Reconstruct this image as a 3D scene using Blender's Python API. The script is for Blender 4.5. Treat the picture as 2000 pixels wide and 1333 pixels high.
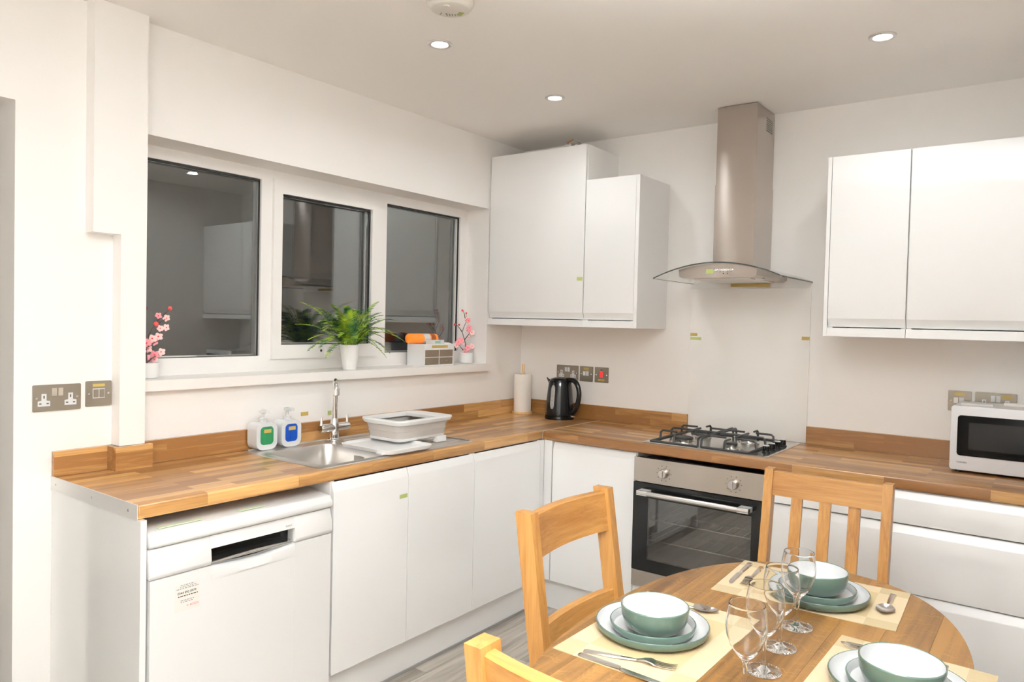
import bpy, bmesh, math, random
from mathutils import Vector, Matrix
random.seed(7)
S = bpy.context.scene
PI = math.pi
for o in list(bpy.data.objects): bpy.data.objects.remove(o)

# ------------------------------------------------------------------ camera
cam = bpy.data.cameras.new('camera'); camo = bpy.data.objects.new('camera', cam)
S.collection.objects.link(camo); S.camera = camo
cam.sensor_width = 36; cam.lens = 36*1436.725/2000; cam.clip_start = .02
YAW, PIT, ROL = .6426, -.0260, .0236
F = Vector((-math.sin(YAW)*math.cos(PIT), math.cos(YAW)*math.cos(PIT), math.sin(PIT)))
R0 = Vector((math.cos(YAW), math.sin(YAW), 0)); U0 = R0.cross(F)
RR = R0*math.cos(ROL)+U0*math.sin(ROL); UU = U0*math.cos(ROL)-R0*math.sin(ROL)
camo.matrix_world = Matrix(((RR.x,UU.x,-F.x,2.6815),(RR.y,UU.y,-F.y,-3.6788),(RR.z,UU.z,-F.z,1.4599),(0,0,0,1)))

# ------------------------------------------------------------------ world: night outside
w = bpy.data.worlds.new('night'); S.world = w; w.use_nodes = True
w.node_tree.nodes['Background'].inputs[0].default_value = (.010,.012,.016,1)
w.node_tree.nodes['Background'].inputs[1].default_value = .5
S.view_settings.view_transform = 'Standard'; S.view_settings.look = 'None'
S.view_settings.gamma = 1; S.view_settings.use_curve_mapping = False
S.view_settings.exposure = -0.02
S.cycles.max_bounces = 32; S.cycles.diffuse_bounces = 8; S.cycles.glossy_bounces = 24
S.cycles.transmission_bounces = 32; S.cycles.transparent_max_bounces = 16
S.cycles.use_denoising = True
S.cycles.sample_clamp_indirect = 6

H = 2.51
LAMP_W = 2.7
LAMPS = [(.75,-.81),(.75,-1.6),(2.13,-.78)]
for i,(lx,ly) in enumerate(LAMPS):
    ld = bpy.data.lights.new('downlight_lamp','AREA'); ld.shape = 'DISK'; ld.size = .07
    ld.energy = LAMP_W; ld.color = (.91,.97,1); ld.spread = math.radians(165)
    lo = bpy.data.objects.new('downlight_lamp', ld); lo.location = (lx,ly,H-.012); S.collection.objects.link(lo)
# the photographer's flash bounced up off the ceiling of the open part of the room
fl = bpy.data.lights.new('bounce_flash','AREA'); fl.shape='DISK'; fl.size=.3; fl.energy=420; fl.spread=math.radians(118); fl.color=(.90,.965,1)
flo = bpy.data.objects.new('bounce_flash', fl); flo.location=(2.85,-3.62,1.72); flo.rotation_euler=Vector((-.10,.24,1.0)).to_track_quat('-Z','Y').to_euler()
S.collection.objects.link(flo)

# ------------------------------------------------------------------ materials
def new_mat(name):
    m = bpy.data.materials.new(name); m.use_nodes = True
    return m, m.node_tree, m.node_tree.nodes['Principled BSDF']
def pmat(name, col, rough=.5, metal=0, coat=0, trans=0, ior=1.5, emit=None, estr=0, bump=0, bscale=200, aniso=0, spec=None):
    m, nt, b = new_mat(name)
    b.inputs['Base Color'].default_value = (*col,1); b.inputs['Roughness'].default_value = rough
    b.inputs['Metallic'].default_value = metal; b.inputs['Coat Weight'].default_value = coat
    b.inputs['Coat Roughness'].default_value = .06
    b.inputs['Transmission Weight'].default_value = trans; b.inputs['IOR'].default_value = ior
    if spec is not None: b.inputs['Specular IOR Level'].default_value = spec
    if emit: b.inputs['Emission Color'].default_value = (*emit,1); b.inputs['Emission Strength'].default_value = estr
    if aniso: b.inputs['Anisotropic'].default_value = aniso
    if bump:
        n = nt.nodes.new('ShaderNodeTexNoise'); n.inputs['Scale'].default_value = bscale
        tc = nt.nodes.new('ShaderNodeTexCoord'); nt.links.new(tc.outputs['Object'], n.inputs['Vector'])
        bp = nt.nodes.new('ShaderNodeBump'); bp.inputs['Strength'].default_value = bump; bp.inputs['Distance'].default_value = .002
        nt.links.new(n.outputs['Fac'], bp.inputs['Height']); nt.links.new(bp.outputs[0], b.inputs['Normal'])
    return m
def brushed(name, col, rough, scale, aniso=0):
    m, nt, b = new_mat(name); N = nt.nodes; L = nt.links
    b.inputs['Base Color'].default_value = (*col,1); b.inputs['Metallic'].default_value = 1
    tc = N.new('ShaderNodeTexCoord'); mp = N.new('ShaderNodeMapping'); mp.inputs['Scale'].default_value = scale
    no = N.new('ShaderNodeTexNoise'); no.inputs['Scale'].default_value = 1; no.inputs['Detail'].default_value = 3
    L.new(tc.outputs['Object'], mp.inputs[0]); L.new(mp.outputs[0], no.inputs['Vector'])
    mr = N.new('ShaderNodeMapRange'); mr.inputs[3].default_value = rough-.012; mr.inputs[4].default_value = rough+.014
    L.new(no.outputs['Fac'], mr.inputs[0]); L.new(mr.outputs[0], b.inputs['Roughness'])
    if aniso:
        tg = N.new('ShaderNodeTangent'); tg.direction_type='RADIAL'; tg.axis='Z'; L.new(tg.outputs[0], b.inputs['Tangent'])
        b.inputs['Anisotropic'].default_value = aniso; b.inputs['Anisotropic Rotation'].default_value = .25
    return m
def math_node(nt, op, a, b=None):
    n = nt.nodes.new('ShaderNodeMath'); n.operation = op
    for i,v in enumerate((a,b)):
        if v is None: continue
        if isinstance(v,(int,float)): n.inputs[i].default_value = v
        else: nt.links.new(v, n.inputs[i])
    return n.outputs[0]
def wood(name, axis, dark, light, rough=.4, gscale=1.0, staves=None, rnd=.0, coat=.15, fleck=0):
    """grain runs along axis; staves=(length, width) prints glued strips"""
    m, nt, b = new_mat(name); N = nt.nodes; L = nt.links
    tc = N.new('ShaderNodeTexCoord'); sp = N.new('ShaderNodeSeparateXYZ'); L.new(tc.outputs['Object'], sp.inputs[0])
    ax = 'xyz'.index(axis); oth = [i for i in range(3) if i != ax]
    u = sp.outputs[ax]
    v = math_node(nt,'ADD', sp.outputs[oth[0]], sp.outputs[oth[1]])
    oi = N.new('ShaderNodeObjectInfo')
    rr = math_node(nt,'MULTIPLY', oi.outputs['Random'], 40)
    shift = rr
    tint = None
    if staves:
        cb = N.new('ShaderNodeCombineXYZ'); L.new(u, cb.inputs[0]); L.new(v, cb.inputs[1])
        br = N.new('ShaderNodeTexBrick'); br.inputs['Scale'].default_value = 1
        br.inputs['Brick Width'].default_value = staves[0]; br.inputs['Row Height'].default_value = staves[1]
        br.inputs['Mortar Size'].default_value = .0005; br.offset = .37; br.offset_frequency = 2; br.squash = 1
        br.inputs['Color1'].default_value = (0,0,0,1); br.inputs['Color2'].default_value = (1,1,1,1); br.inputs['Mortar'].default_value = (.15,.15,.15,1)
        L.new(cb.outputs[0], br.inputs['Vector'])
        tint = br.outputs['Color']
        shift = math_node(nt,'ADD', math_node(nt,'MULTIPLY', tint, 23), rr)
    gu = math_node(nt,'ADD', math_node(nt,'MULTIPLY', u, 2.2*gscale), shift)
    cg = N.new('ShaderNodeCombineXYZ'); L.new(gu, cg.inputs[0])
    L.new(math_node(nt,'MULTIPLY', sp.outputs[oth[0]], 38*gscale), cg.inputs[1])
    L.new(math_node(nt,'MULTIPLY', sp.outputs[oth[1]], 38*gscale), cg.inputs[2])
    no = N.new('ShaderNodeTexNoise'); no.inputs['Scale'].default_value = 1; no.inputs['Detail'].default_value = 5; no.inputs['Roughness'].default_value = .6
    no.inputs['Distortion'].default_value = .7
    L.new(cg.outputs[0], no.inputs['Vector'])
    fine = N.new('ShaderNodeTexNoise'); fine.inputs['Scale'].default_value = 5; fine.inputs['Detail'].default_value = 3
    L.new(cg.outputs[0], fine.inputs['Vector'])
    f = math_node(nt,'ADD', math_node(nt,'MULTIPLY', no.outputs['Fac'], .75), math_node(nt,'MULTIPLY', fine.outputs['Fac'], .25))
    if tint is not None:
        f = math_node(nt,'ADD', math_node(nt,'MULTIPLY', f, .75), math_node(nt,'MULTIPLY', math_node(nt,'SUBTRACT', tint, .35), .42))
    if fleck:
        cf = N.new('ShaderNodeCombineXYZ'); L.new(math_node(nt,'ADD',math_node(nt,'MULTIPLY', u, 95),math_node(nt,'MULTIPLY',no.outputs['Fac'],9)), cf.inputs[0])
        L.new(math_node(nt,'ADD',math_node(nt,'MULTIPLY', sp.outputs[oth[0]], 17),shift), cf.inputs[1])
        nf = N.new('ShaderNodeTexNoise'); nf.inputs['Scale'].default_value = 1; nf.inputs['Detail'].default_value = 2; L.new(cf.outputs[0], nf.inputs['Vector'])
        f = math_node(nt,'ADD', f, math_node(nt,'MULTIPLY', math_node(nt,'MAXIMUM', math_node(nt,'SUBTRACT', nf.outputs['Fac'], .54), 0), fleck))
    if rnd:
        f = math_node(nt,'ADD', f, math_node(nt,'MULTIPLY', math_node(nt,'SUBTRACT', oi.outputs['Random'], .5), rnd))
    cr = N.new('ShaderNodeValToRGB'); e = cr.color_ramp.elements
    e[0].position = .30; e[0].color = (*dark,1); e[1].position = .68; e[1].color = (*light,1)
    L.new(f, cr.inputs[0]); L.new(cr.outputs[0], b.inputs['Base Color'])
    b.inputs['Roughness'].default_value = rough; b.inputs['Coat Weight'].default_value = coat; b.inputs['Coat Roughness'].default_value = .25
    bp = N.new('ShaderNodeBump'); bp.inputs['Strength'].default_value = .12; bp.inputs['Distance'].default_value = .001
    L.new(f, bp.inputs['Height']); L.new(bp.outputs[0], b.inputs['Normal'])
    return m

M = {}
M['wall'] = pmat('wall_paint', (.875,.85,.825), .6, bump=.05, bscale=300)
M['ceil'] = pmat('ceiling_paint', (.90,.877,.85), .7, bump=.04, bscale=250)
M['hall'] = pmat('hall_paint', (.6,.55,.49), .7, bump=.05)
M['gloss'] = pmat('white_gloss', (.85,.848,.845), .13, coat=.4)
M['carc'] = pmat('white_carcass', (.86,.85,.835), .35)
M['plas'] = pmat('white_plastic', (.80,.798,.795), .3)
M['upvc'] = pmat('white_upvc', (.86,.84,.82), .25)
M['sill'] = pmat('sill_paint', (.85,.82,.79), .3)
M['steel'] = brushed('brushed_steel', (.48,.43,.39), .24, (3,3,260), .85)
M['steelh'] = brushed('hob_steel', (.62,.60,.57), .20, (200,3,3))
M['sinks'] = brushed('sink_steel', (.68,.65,.62), .36, (3,60,3))
M['plate'] = pmat('nickel_plate', (.25,.215,.172), .36, .55)
M['chrome'] = pmat('chrome', (.82,.81,.80), .06, 1)
M['cut'] = pmat('cutlery_steel', (.70,.66,.62), .13, 1)
M['alu'] = pmat('aluminium_strip', (.78,.77,.75), .4, .35)
M['black'] = pmat('black_gloss', (.006,.006,.006), .09, spec=.28)
M['mwb'] = pmat('microwave_black', (.004,.004,.004), .1, spec=.10)
M['knobm'] = pmat('satin_knob', (.55,.52,.49), .3, .9)
M['bezel'] = pmat('satin_bezel', (.72,.70,.68), .35, .6)
M['blackm'] = pmat('black_matt', (.015,.015,.015), .5)
M['rubber'] = pmat('dark_gasket', (.02,.02,.02), .7)
M['gap'] = pmat('dark_gap', (.03,.027,.024), .8)
M['glass'] = pmat('window_glass', (.95,.97,.96), 0, trans=1, ior=1.78)
M['wine'] = pmat('wine_glass', (1,1,1), 0, trans=1, ior=1.30)
M['hoodg'] = pmat('hood_glass', (.90,.94,.92), .02, trans=1, ior=1.48)
M['gedge'] = pmat('glass_edge', (.04,.045,.04), .2)
M['oveng'] = pmat('oven_glass', (.52,.52,.52), .02, trans=1, ior=2.0)
M['cavity'] = pmat('oven_enamel', (.10,.10,.10), .4)
M['splash'] = pmat('splashback_glass', (.80,.775,.74), .06, coat=.6)
M['grey'] = pmat('grey_silicone', (.46,.42,.385), .55)
M['green'] = pmat('sage_glaze', (.075,.120,.095), .25, coat=.3)
M['white'] = pmat('white_glaze', (.66,.67,.68), .12, coat=.3)
M['rimg'] = pmat('rim_glaze', (.10,.15,.12), .3)
M['soapg'] = pmat('green_soap', (.035,.28,.11), .08, trans=.35, ior=1.35)
M['soapb'] = pmat('blue_soap', (.008,.07,.42), .08, trans=.3, ior=1.35)
M['clear'] = pmat('clear_plastic', (.95,.96,.96), .05, trans=.9, ior=1.4)
M['pot'] = pmat('white_pot', (.85,.84,.83), .35)
M['soil'] = pmat('dark_soil', (.03,.02,.012), .9, bump=.6, bscale=150)
M['pink'] = pmat('pink_petal', (.88,.33,.38), .6)
M['pale'] = pmat('pale_petal', (.93,.62,.60), .6)
M['red'] = pmat('red_bud', (.75,.07,.06), .5)
M['twig'] = pmat('twig_bark', (.06,.03,.025), .7)
M['tape'] = pmat('ochre_tape', (.42,.30,.08), .5)
M['tapeg'] = pmat('green_tape', (.40,.46,.16), .5)
M['tapep'] = pmat('pale_green_tape', (.72,.80,.60), .5)
M['ink'] = pmat('dark_ink', (.05,.04,.02), .6)
M['inkg'] = pmat('grey_ink', (.25,.24,.23), .6)
M['inkr'] = pmat('red_ink', (.75,.12,.12), .6)
M['inkt'] = pmat('green_ink', (.03,.30,.15), .6)
M['orange'] = pmat('orange_wrapper', (.92,.25,.015), .3, coat=.4)
M['brown'] = pmat('brown_print', (.30,.07,.01), .5)
M['smoke'] = pmat('smoked_plastic', (.30,.23,.16), .1, trans=.35, ior=1.4)
M['paper'] = pmat('kitchen_paper', (.87,.83,.78), .9, bump=.5, bscale=120)
M['pale_wood'] = wood('pale_dowel','z',(.58,.33,.13),(.76,.50,.25))
M['redsw'] = pmat('red_switch', (.70,.03,.03), .3, emit=(1,.05,.04), estr=.25)
M['lamp'] = pmat('lamp_lens', (1,1,1), .3, emit=(1,.97,.93), estr=30)
M['det'] = pmat('detector_plastic', (.70,.66,.61), .5)
M['copper'] = pmat('copper_pipe', (.55,.28,.16), .3, 1)
OD, OL = (.24,.095,.018), (.46,.235,.066)
for a in 'xyz':
    M['oak'+a] = wood('chair_oak_'+a, a, OD, OL, .42, 1.0, rnd=.12)
M['top_y'] = wood('worktop_staves_y','y',(.22,.095,.026),(.60,.345,.13),.33,1.0,(.34,.042),coat=.3)
M['top_x'] = wood('worktop_staves_x','x',(.20,.085,.023),(.54,.305,.112),.33,1.0,(.34,.042),coat=.3)
M['tab'] = wood('table_oak','y',(.075,.030,.006),(.285,.140,.034),.36,.8,rnd=.22,coat=.2,fleck=.9)
M['tableg'] = wood('table_leg_oak','z',(.165,.072,.017),(.42,.215,.06),.36,.8)
M['plank'] = wood('grey_vinyl_plank','y',(.20,.172,.142),(.52,.47,.41),.42,.55,rnd=.34,coat=.1)
def fern_mat():
    m, nt, b = new_mat('fern_leaf'); N=nt.nodes; L=nt.links
    tc=N.new('ShaderNodeTexCoord'); no=N.new('ShaderNodeTexNoise'); no.inputs['Scale'].default_value=22
    L.new(tc.outputs['Object'], no.inputs['Vector'])
    cr=N.new('ShaderNodeValToRGB'); e=cr.color_ramp.elements
    e[0].position=.40; e[0].color=(.010,.085,.026,1); e[1].position=.64; e[1].color=(.36,.50,.03,1)
    L.new(no.outputs['Fac'],cr.inputs[0]); L.new(cr.outputs[0],b.inputs['Base Color']); b.inputs['Roughness'].default_value=.45
    return m
M['fern'] = fern_mat()
def mat_mat():
    m, nt, b = new_mat('woven_placemat'); N=nt.nodes; L=nt.links
    tc=N.new('ShaderNodeTexCoord'); sp=N.new('ShaderNodeSeparateXYZ'); L.new(tc.outputs['Object'],sp.inputs[0])
    ax=math_node(nt,'ABSOLUTE',sp.outputs[0]); ay=math_node(nt,'ABSOLUTE',sp.outputs[1])
    bx=math_node(nt,'GREATER_THAN',ax,.150); by=math_node(nt,'GREATER_THAN',ay,.100)
    s=math_node(nt,'ADD',bx,by)
    # weave
    wx=math_node(nt,'SINE',math_node(nt,'MULTIPLY',sp.outputs[0],1800)); wy=math_node(nt,'SINE',math_node(nt,'MULTIPLY',sp.outputs[1],1800))
    wv=math_node(nt,'MULTIPLY',wx,wy)
    cr=N.new('ShaderNodeValToRGB'); cr.color_ramp.interpolation='CONSTANT'; e=cr.color_ramp.elements
    e[0].position=0; e[0].color=(.54,.42,.235,1); e[1].position=.25; e[1].color=(.64,.52,.345,1)
    e2=cr.color_ramp.elements.new(.75); e2.color=(.50,.40,.245,1)
    L.new(math_node(nt,'MULTIPLY',s,.5),cr.inputs[0])
    mx=N.new('ShaderNodeMix'); mx.data_type='RGBA'; mx.blend_type='MULTIPLY'
    L.new(math_node(nt,'ADD',math_node(nt,'MULTIPLY',wv,.12),.12),mx.inputs[0]); L.new(cr.outputs[0],mx.inputs[6]); mx.inputs[7].default_value=(.55,.45,.25,1)
    L.new(mx.outputs[2],b.inputs['Base Color']); b.inputs['Roughness'].default_value=.55
    bp=N.new('ShaderNodeBump'); bp.inputs['Strength'].default_value=.3; bp.inputs['Distance'].default_value=.001
    L.new(wv,bp.inputs['Height']); L.new(bp.outputs[0],b.inputs['Normal'])
    return m
M['mat'] = mat_mat()

# ------------------------------------------------------------------ mesh helpers
OFF = {}
class MB:
    def __init__(s): s.bm = bmesh.new()
    def _add(s, bm2, bev=0, seg=2, mat=None):
        if bev: bmesh.ops.bevel(bm2, geom=[e for e in bm2.edges if len(e.link_faces)==2 and e.calc_face_angle(0)>.5], offset=bev, segments=seg, affect='EDGES', profile=.5, clamp_overlap=True)
        if mat is not None: bm2.transform(mat)
        mp = {}
        for v in bm2.verts: mp[v] = s.bm.verts.new(v.co)
        for f in bm2.faces:
            try: s.bm.faces.new([mp[v] for v in f.verts])
            except ValueError: pass
        bm2.free(); return s
    def box(s, a, b, bev=0, seg=2, mat=None):
        bm2 = bmesh.new(); x0,y0,z0 = a; x1,y1,z1 = b
        v = [bm2.verts.new(p) for p in [(x0,y0,z0),(x1,y0,z0),(x1,y1,z0),(x0,y1,z0),(x0,y0,z1),(x1,y0,z1),(x1,y1,z1),(x0,y1,z1)]]
        for f in [(3,2,1,0),(4,5,6,7),(0,1,5,4),(1,2,6,5),(2,3,7,6),(3,0,4,7)]: bm2.faces.new([v[i] for i in f])
        return s._add(bm2, bev, seg, mat)
    def prism(s, poly, axis, a, b, bev=0, seg=2, mat=None):
        f3 = {'z':lambda u,v,w:(u,v,w),'y':lambda u,v,w:(u,w,v),'x':lambda u,v,w:(w,u,v)}[axis]
        bm2 = bmesh.new(); n = len(poly)
        A = [bm2.verts.new(f3(u,v,a)) for u,v in poly]; B = [bm2.verts.new(f3(u,v,b)) for u,v in poly]
        bm2.faces.new(A); bm2.faces.new(B[::-1])
        for i in range(n): bm2.faces.new([A[i],B[i],B[(i+1)%n],A[(i+1)%n]])
        bmesh.ops.recalc_face_normals(bm2, faces=bm2.faces)
        return s._add(bm2, bev, seg, mat)
    def loft(s, rings, closed=True, cap=True):
        bm2 = bmesh.new(); R = [[bm2.verts.new(p) for p in r] for r in rings]; n = len(R[0])
        for a,b in zip(R,R[1:]):
            for i in range(n if closed else n-1):
                j=(i+1)%n
                bm2.faces.new([a[i],a[j],b[j],b[i]])
        if cap: bm2.faces.new(R[0][::-1]); bm2.faces.new(R[-1])
        bmesh.ops.recalc_face_normals(bm2, faces=bm2.faces)
        return s._add(bm2)
    def lathe(s, prof, c=(0,0,0), seg=32, axis='z', squash=(1,1), mod=None):
        bm2 = bmesh.new(); rings=[]
        def pt(r,h,k):
            a=2*PI*k/seg; rr=r*(mod(r,h,k) if mod else 1)
            u,v = rr*math.cos(a)*squash[0], rr*math.sin(a)*squash[1]
            p = {'z':(u,v,h),'y':(u,h,v),'x':(h,u,v)}[axis]
            return (p[0]+c[0],p[1]+c[1],p[2]+c[2])
        for r,h in prof:
            if r < 1e-6: rings.append([bm2.verts.new(pt(0,h,0))])
            else: rings.append([bm2.verts.new(pt(r,h,k)) for k in range(seg)])
        for A,B in zip(rings,rings[1:]):
            for k in range(seg):
                j=(k+1)%seg
                if len(A)==1 and len(B)==1: continue
                if len(A)==1: bm2.faces.new([A[0],B[j],B[k]])
                elif len(B)==1: bm2.faces.new([A[k],A[j],B[0]])
                else: bm2.faces.new([A[k],A[j],B[j],B[k]])
        bmesh.ops.recalc_face_normals(bm2, faces=bm2.faces)
        return s._add(bm2)
    def cyl(s, p0, p1, r, seg=24, r1=None): return s.tube([p0,p1],[r, r if r1 is None else r1],seg)
    def tube(s, pts, r, seg=10, cap=True, flat=1.0):
        P=[Vector(p) for p in pts]; n=len(P); rs=[r]*n if isinstance(r,(int,float)) else r
        T=[(P[min(i+1,n-1)]-P[max(i-1,0)]).normalized() for i in range(n)]
        up=Vector((0,0,1)) if abs(T[0].z)<.9 else Vector((1,0,0))
        N0=T[0].cross(up).normalized(); rings=[]
        for i in range(n):
            N0=(N0-T[i]*N0.dot(T[i])).normalized(); B0=T[i].cross(N0)
            rings.append([tuple(P[i]+(N0*math.cos(2*PI*k/seg)+B0*math.sin(2*PI*k/seg)*flat)*rs[i]) for k in range(seg)])
        return s.loft(rings, cap=cap)
    def sweep(s, pts, wv, hv, bev=0):
        """box section: half-extents given as vectors wv, hv (constant)"""
        wv,hv=Vector(wv),Vector(hv)
        rings=[[tuple(Vector(p)+a*wv+b*hv) for a,b in ((-1,-1),(1,-1),(1,1),(-1,1))] for p in pts]
        t=MB(); t.loft(rings); b2=t.bm
        return s._add(b2, bev)
    def ball(s, c, r, sub=2, sc=(1,1,1)):
        bm2=bmesh.new(); bmesh.ops.create_icosphere(bm2, subdivisions=sub, radius=r)
        bm2.transform(Matrix.Translation(c)@Matrix.Diagonal((*sc,1)))
        return s._add(bm2)
    def xf(s, mat): s.bm.transform(mat); return s
def rrect(w,h,r,seg=5,cx=0,cy=0):
    P=[]
    for sx,sy,a0 in ((1,1,0),(-1,1,90),(-1,-1,180),(1,-1,270)):
        for k in range(seg+1):
            a=math.radians(a0+90*k/seg)
            P.append((cx+sx*(w/2-r)+r*math.cos(a), cy+sy*(h/2-r)+r*math.sin(a)))
    return P
def props(o, **k):
    for a,b in k.items():
        if b: o[a]=b
    return o
def part(name, mb, mat, parent=None, smooth=32, label=None, kind=None):
    bm = mb.bm; off = OFF.get(parent.name, Vector()) if parent else Vector()
    if off.length: bmesh.ops.translate(bm, vec=-off, verts=bm.verts)
    me = bpy.data.meshes.new(name); bm.to_mesh(me); bm.free()
    me.materials.append(mat if not isinstance(mat,str) else M[mat])
    if smooth and len(me.polygons):
        me.polygons.foreach_set('use_smooth',[True]*len(me.polygons)); me.set_sharp_from_angle(angle=math.radians(smooth))
    o = bpy.data.objects.new(name, me); S.collection.objects.link(o)
    if parent: o.parent = parent; OFF[o.name] = off
    return props(o, label=label, kind=kind)
def struct(name, mb, mat, smooth=0): return part(name, mb, mat, None, smooth, kind='structure')
def thing(name, label, cat, loc=(0,0,0), group=None):
    o = bpy.data.objects.new(name, None); S.collection.objects.link(o); o.location = loc; OFF[o.name] = Vector(loc)
    o.empty_display_size = .05
    return props(o, label=label, category=cat, group=group)
KIDS = {}
def copy_tree(o, parent=None):
    c = o.copy(); S.collection.objects.link(c)
    if parent: c.parent = parent
    for ch in [k for k in S.collection.objects if k.parent == o]: copy_tree(ch, c)
    return c
def clone(o, loc, rz=0, label=None, group=None):
    c = copy_tree(o); c.location = loc; c.rotation_euler = (0,0,rz)
    if label: c['label'] = label
    if group: c['group'] = group
    return c
def place(o, loc, rz=0): o.location = loc; o.rotation_euler = (0,0,rz); return o
def text(name, body, size, mat, parent, loc, xdir, ydir, bold=0, space=1.0, align='LEFT', label=None):
    cu = bpy.data.curves.new(name,'FONT'); cu.body = body; cu.size = size; cu.extrude = .0002; cu.offset = bold; cu.space_character = space
    cu.align_x = align
    to = bpy.data.objects.new(name, cu); S.collection.objects.link(to)
    dg = bpy.context.evaluated_depsgraph_get(); dg.update()
    me = bpy.data.meshes.new_from_object(to.evaluated_get(dg))
    bpy.data.objects.remove(to)
    X,Y = Vector(xdir).normalized(), Vector(ydir).normalized(); Z = X.cross(Y)
    mt = Matrix(((X.x,Y.x,Z.x,loc[0]),(X.y,Y.y,Z.y,loc[1]),(X.z,Y.z,Z.z,loc[2]),(0,0,0,1)))
    bm = bmesh.new(); bm.from_mesh(me); bpy.data.meshes.remove(me); bm.transform(mt)
    mb = MB(); mb.bm.free(); mb.bm = bm
    return part(name, mb, mat, parent, 0, label=label)

# ------------------------------------------------------------------ structure
WR = 2.735          # right wall
RY = -2.95          # where the right wall steps out
WW0, WW1, WZ0, WZ1 = -2.36, -.346, 1.175, 2.11      # window opening
DY0, DY1, DZ = -3.72, -2.752, 2.127                 # door opening
mb = MB(); T = -.30
mb.box((T,WW0,0),(0,.3,WZ0)); mb.box((T,WW0,WZ1),(0,.3,H)); mb.box((T,WW1,WZ0),(0,.3,WZ1))
mb.box((T,DY1,0),(0,WW0,H)); mb.box((T,DY0,DZ),(0,DY1,H)); mb.box((T,-4.4,0),(0,DY0,H))
wall_left = struct('wall_left', mb, 'wall')
wall_back = struct('wall_back', MB().box((0,0,0),(WR+.2,.3,H)), 'wall')
struct('wall_right', MB().box((WR,RY,0),(WR+.2,0,H)).box((WR+.2,RY,0),(4.1,RY+.2,H)), 'wall')
struct('wall_side', MB().box((4.1,-4.4,0),(4.3,RY+.2,H)), 'wall')
struct('wall_front', MB().box((-1.6,-4.6,0),(4.3,-4.4,H)), 'wall')
struct('wall_hall', MB().box((-1.6,-4.4,0),(-1.5,-2.5,H)).box((-1.5,-4.4,0),(T,-4.3,H)).box((-1.5,-2.6,0),(T,-2.5,H)), 'hall')
struct('ceiling', MB().box((-1.6,-4.6,H),(4.3,.3,H+.15)), 'ceil')
# boxed-in pipes by the window: wide upper part, narrow lower part
struct('trim_1', MB().box((0,-2.541,1.731),(.06,-2.36,H)).box((0,-2.449,.9935),(.06,-2.36,1.731)), 'wall')
# floor of grey planks
floor = struct('floor', MB().box((-1.6,-4.6,-.12),(4.3,.3,-.004)), 'gap')
pw, pl = .192, 1.285
pm = None; base = None
mbp = MB().box((0,0,-.0035),(pw-.0012,pl-.0012,0),.0008,1)
base = part('plank', mbp, 'plank', floor, 0)
first = True
for i in range(-1,22):
    y = -4.38 - (i*.47)%pl
    while y < -.3:
        if first: o = base; first = False
        else: o = base.copy(); S.collection.objects.link(o)
        o.location = (i*pw+.05, y, 0); y += pl

# window
XF = -.16            # front face of the frame
win = struct('window_1', MB().box((XF-.07,WW0,WZ0+.03),(XF-.06,WW1,WZ0+.04)), 'upvc')
fr = MB(); zb, zt = 1.283, 2.062
fr.box((XF-.07,WW0,WZ0+.025),(XF,WW1,zb),.004); fr.box((XF-.07,WW0,zt),(XF,WW1,WZ1),.004)
for a,b in ((WW0,-2.30),(-1.745,-1.675),(-1.072,-.995),(-.412,WW1)): fr.box((XF-.07,a,zb),(XF,b,zt),.004)
part('window_frame', fr, 'upvc', win)
sa = MB(); s0,s1,q0,q1 = -1.690,-1.058,1.268,2.074; g0,g1,h0,h1 = -1.645,-1.108,1.332,2.012
sa.box((XF,s0,q0),(XF+.016,s1,h0),.005); sa.box((XF,s0,h1),(XF+.016,s1,q1),.005)
sa.box((XF,s0,h0),(XF+.016,g0,h1),.005); sa.box((XF,g1,h0),(XF+.016,s1,h1),.005)
part('sash', sa, 'upvc', win)
gk = MB()
for a,b,c,d,x in ((-2.30,-1.745,zb,zt,XF-.012),(g0,g1,h0,h1,XF-.002),(-.995,-.412,zb,zt,XF-.012)):
    for u,v,p,q in ((a,b,c,c+.002),(a,b,d-.008,d),(a,a+.002,c,d),(b-.003,b,c,d)):  # thin gasket lines; the thicker dark top strip stands for shade under the frame
        gk.box((x-.01,u,p),(x,v,q)) if v-u>.02 or 1 else 0
gk.box((XF,s1,q0),(XF+.004,s1+.003,q1))
part('gasket_and_shade', gk, 'rubber', win)
for a,b,c,d,th in ((-2.30,-1.745,zb,zt,-.0083),(g0,g1,h0,h1,.005),(-.995,-.412,zb,zt,.014)):
    tilt=Matrix.Translation((XF-.038,(a+b)/2,0))@Matrix.Rotation(th,4,'Z')@Matrix.Translation((-XF+.038,-(a+b)/2,0))
    for xa in (XF-.034,XF-.046): part('window_pane', MB().box((xa,a-.005,c-.005),(xa+.004,b+.005,d+.005),0,2,tilt), 'glass', win, 0)
sb = MB()
for a,b,c,d in ((-2.30,-1.745,zb,zt),(g0,g1,h0,h1),(-.995,-.412,zb,zt)):
    sb.box((XF-.046,b-.008,c),(XF-.030,b-.002,d)); sb.box((XF-.046,a+.002,c),(XF-.030,a+.008,d))
    sb.box((XF-.046,a,d-.008),(XF-.030,b,d-.002)); sb.box((XF-.046,a,c+.002),(XF-.030,b,c+.008))
part('glazing_spacer', sb, 'alu', win)
part('window_handle', MB().box((XF+.016,-1.40,1.285),(XF+.026,-1.372,1.318),.004).box((XF+.026,-1.393,1.297),(XF+.05,-1.379,1.310),.004).box((XF+.042,-1.393,1.297),(XF+.052,-1.27,1.310),.004), 'upvc', win)
part('keyhole', MB().cyl((XF+.016,-1.42,1.302),(XF+.018,-1.42,1.302),.006,12), 'rubber', win)
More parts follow.
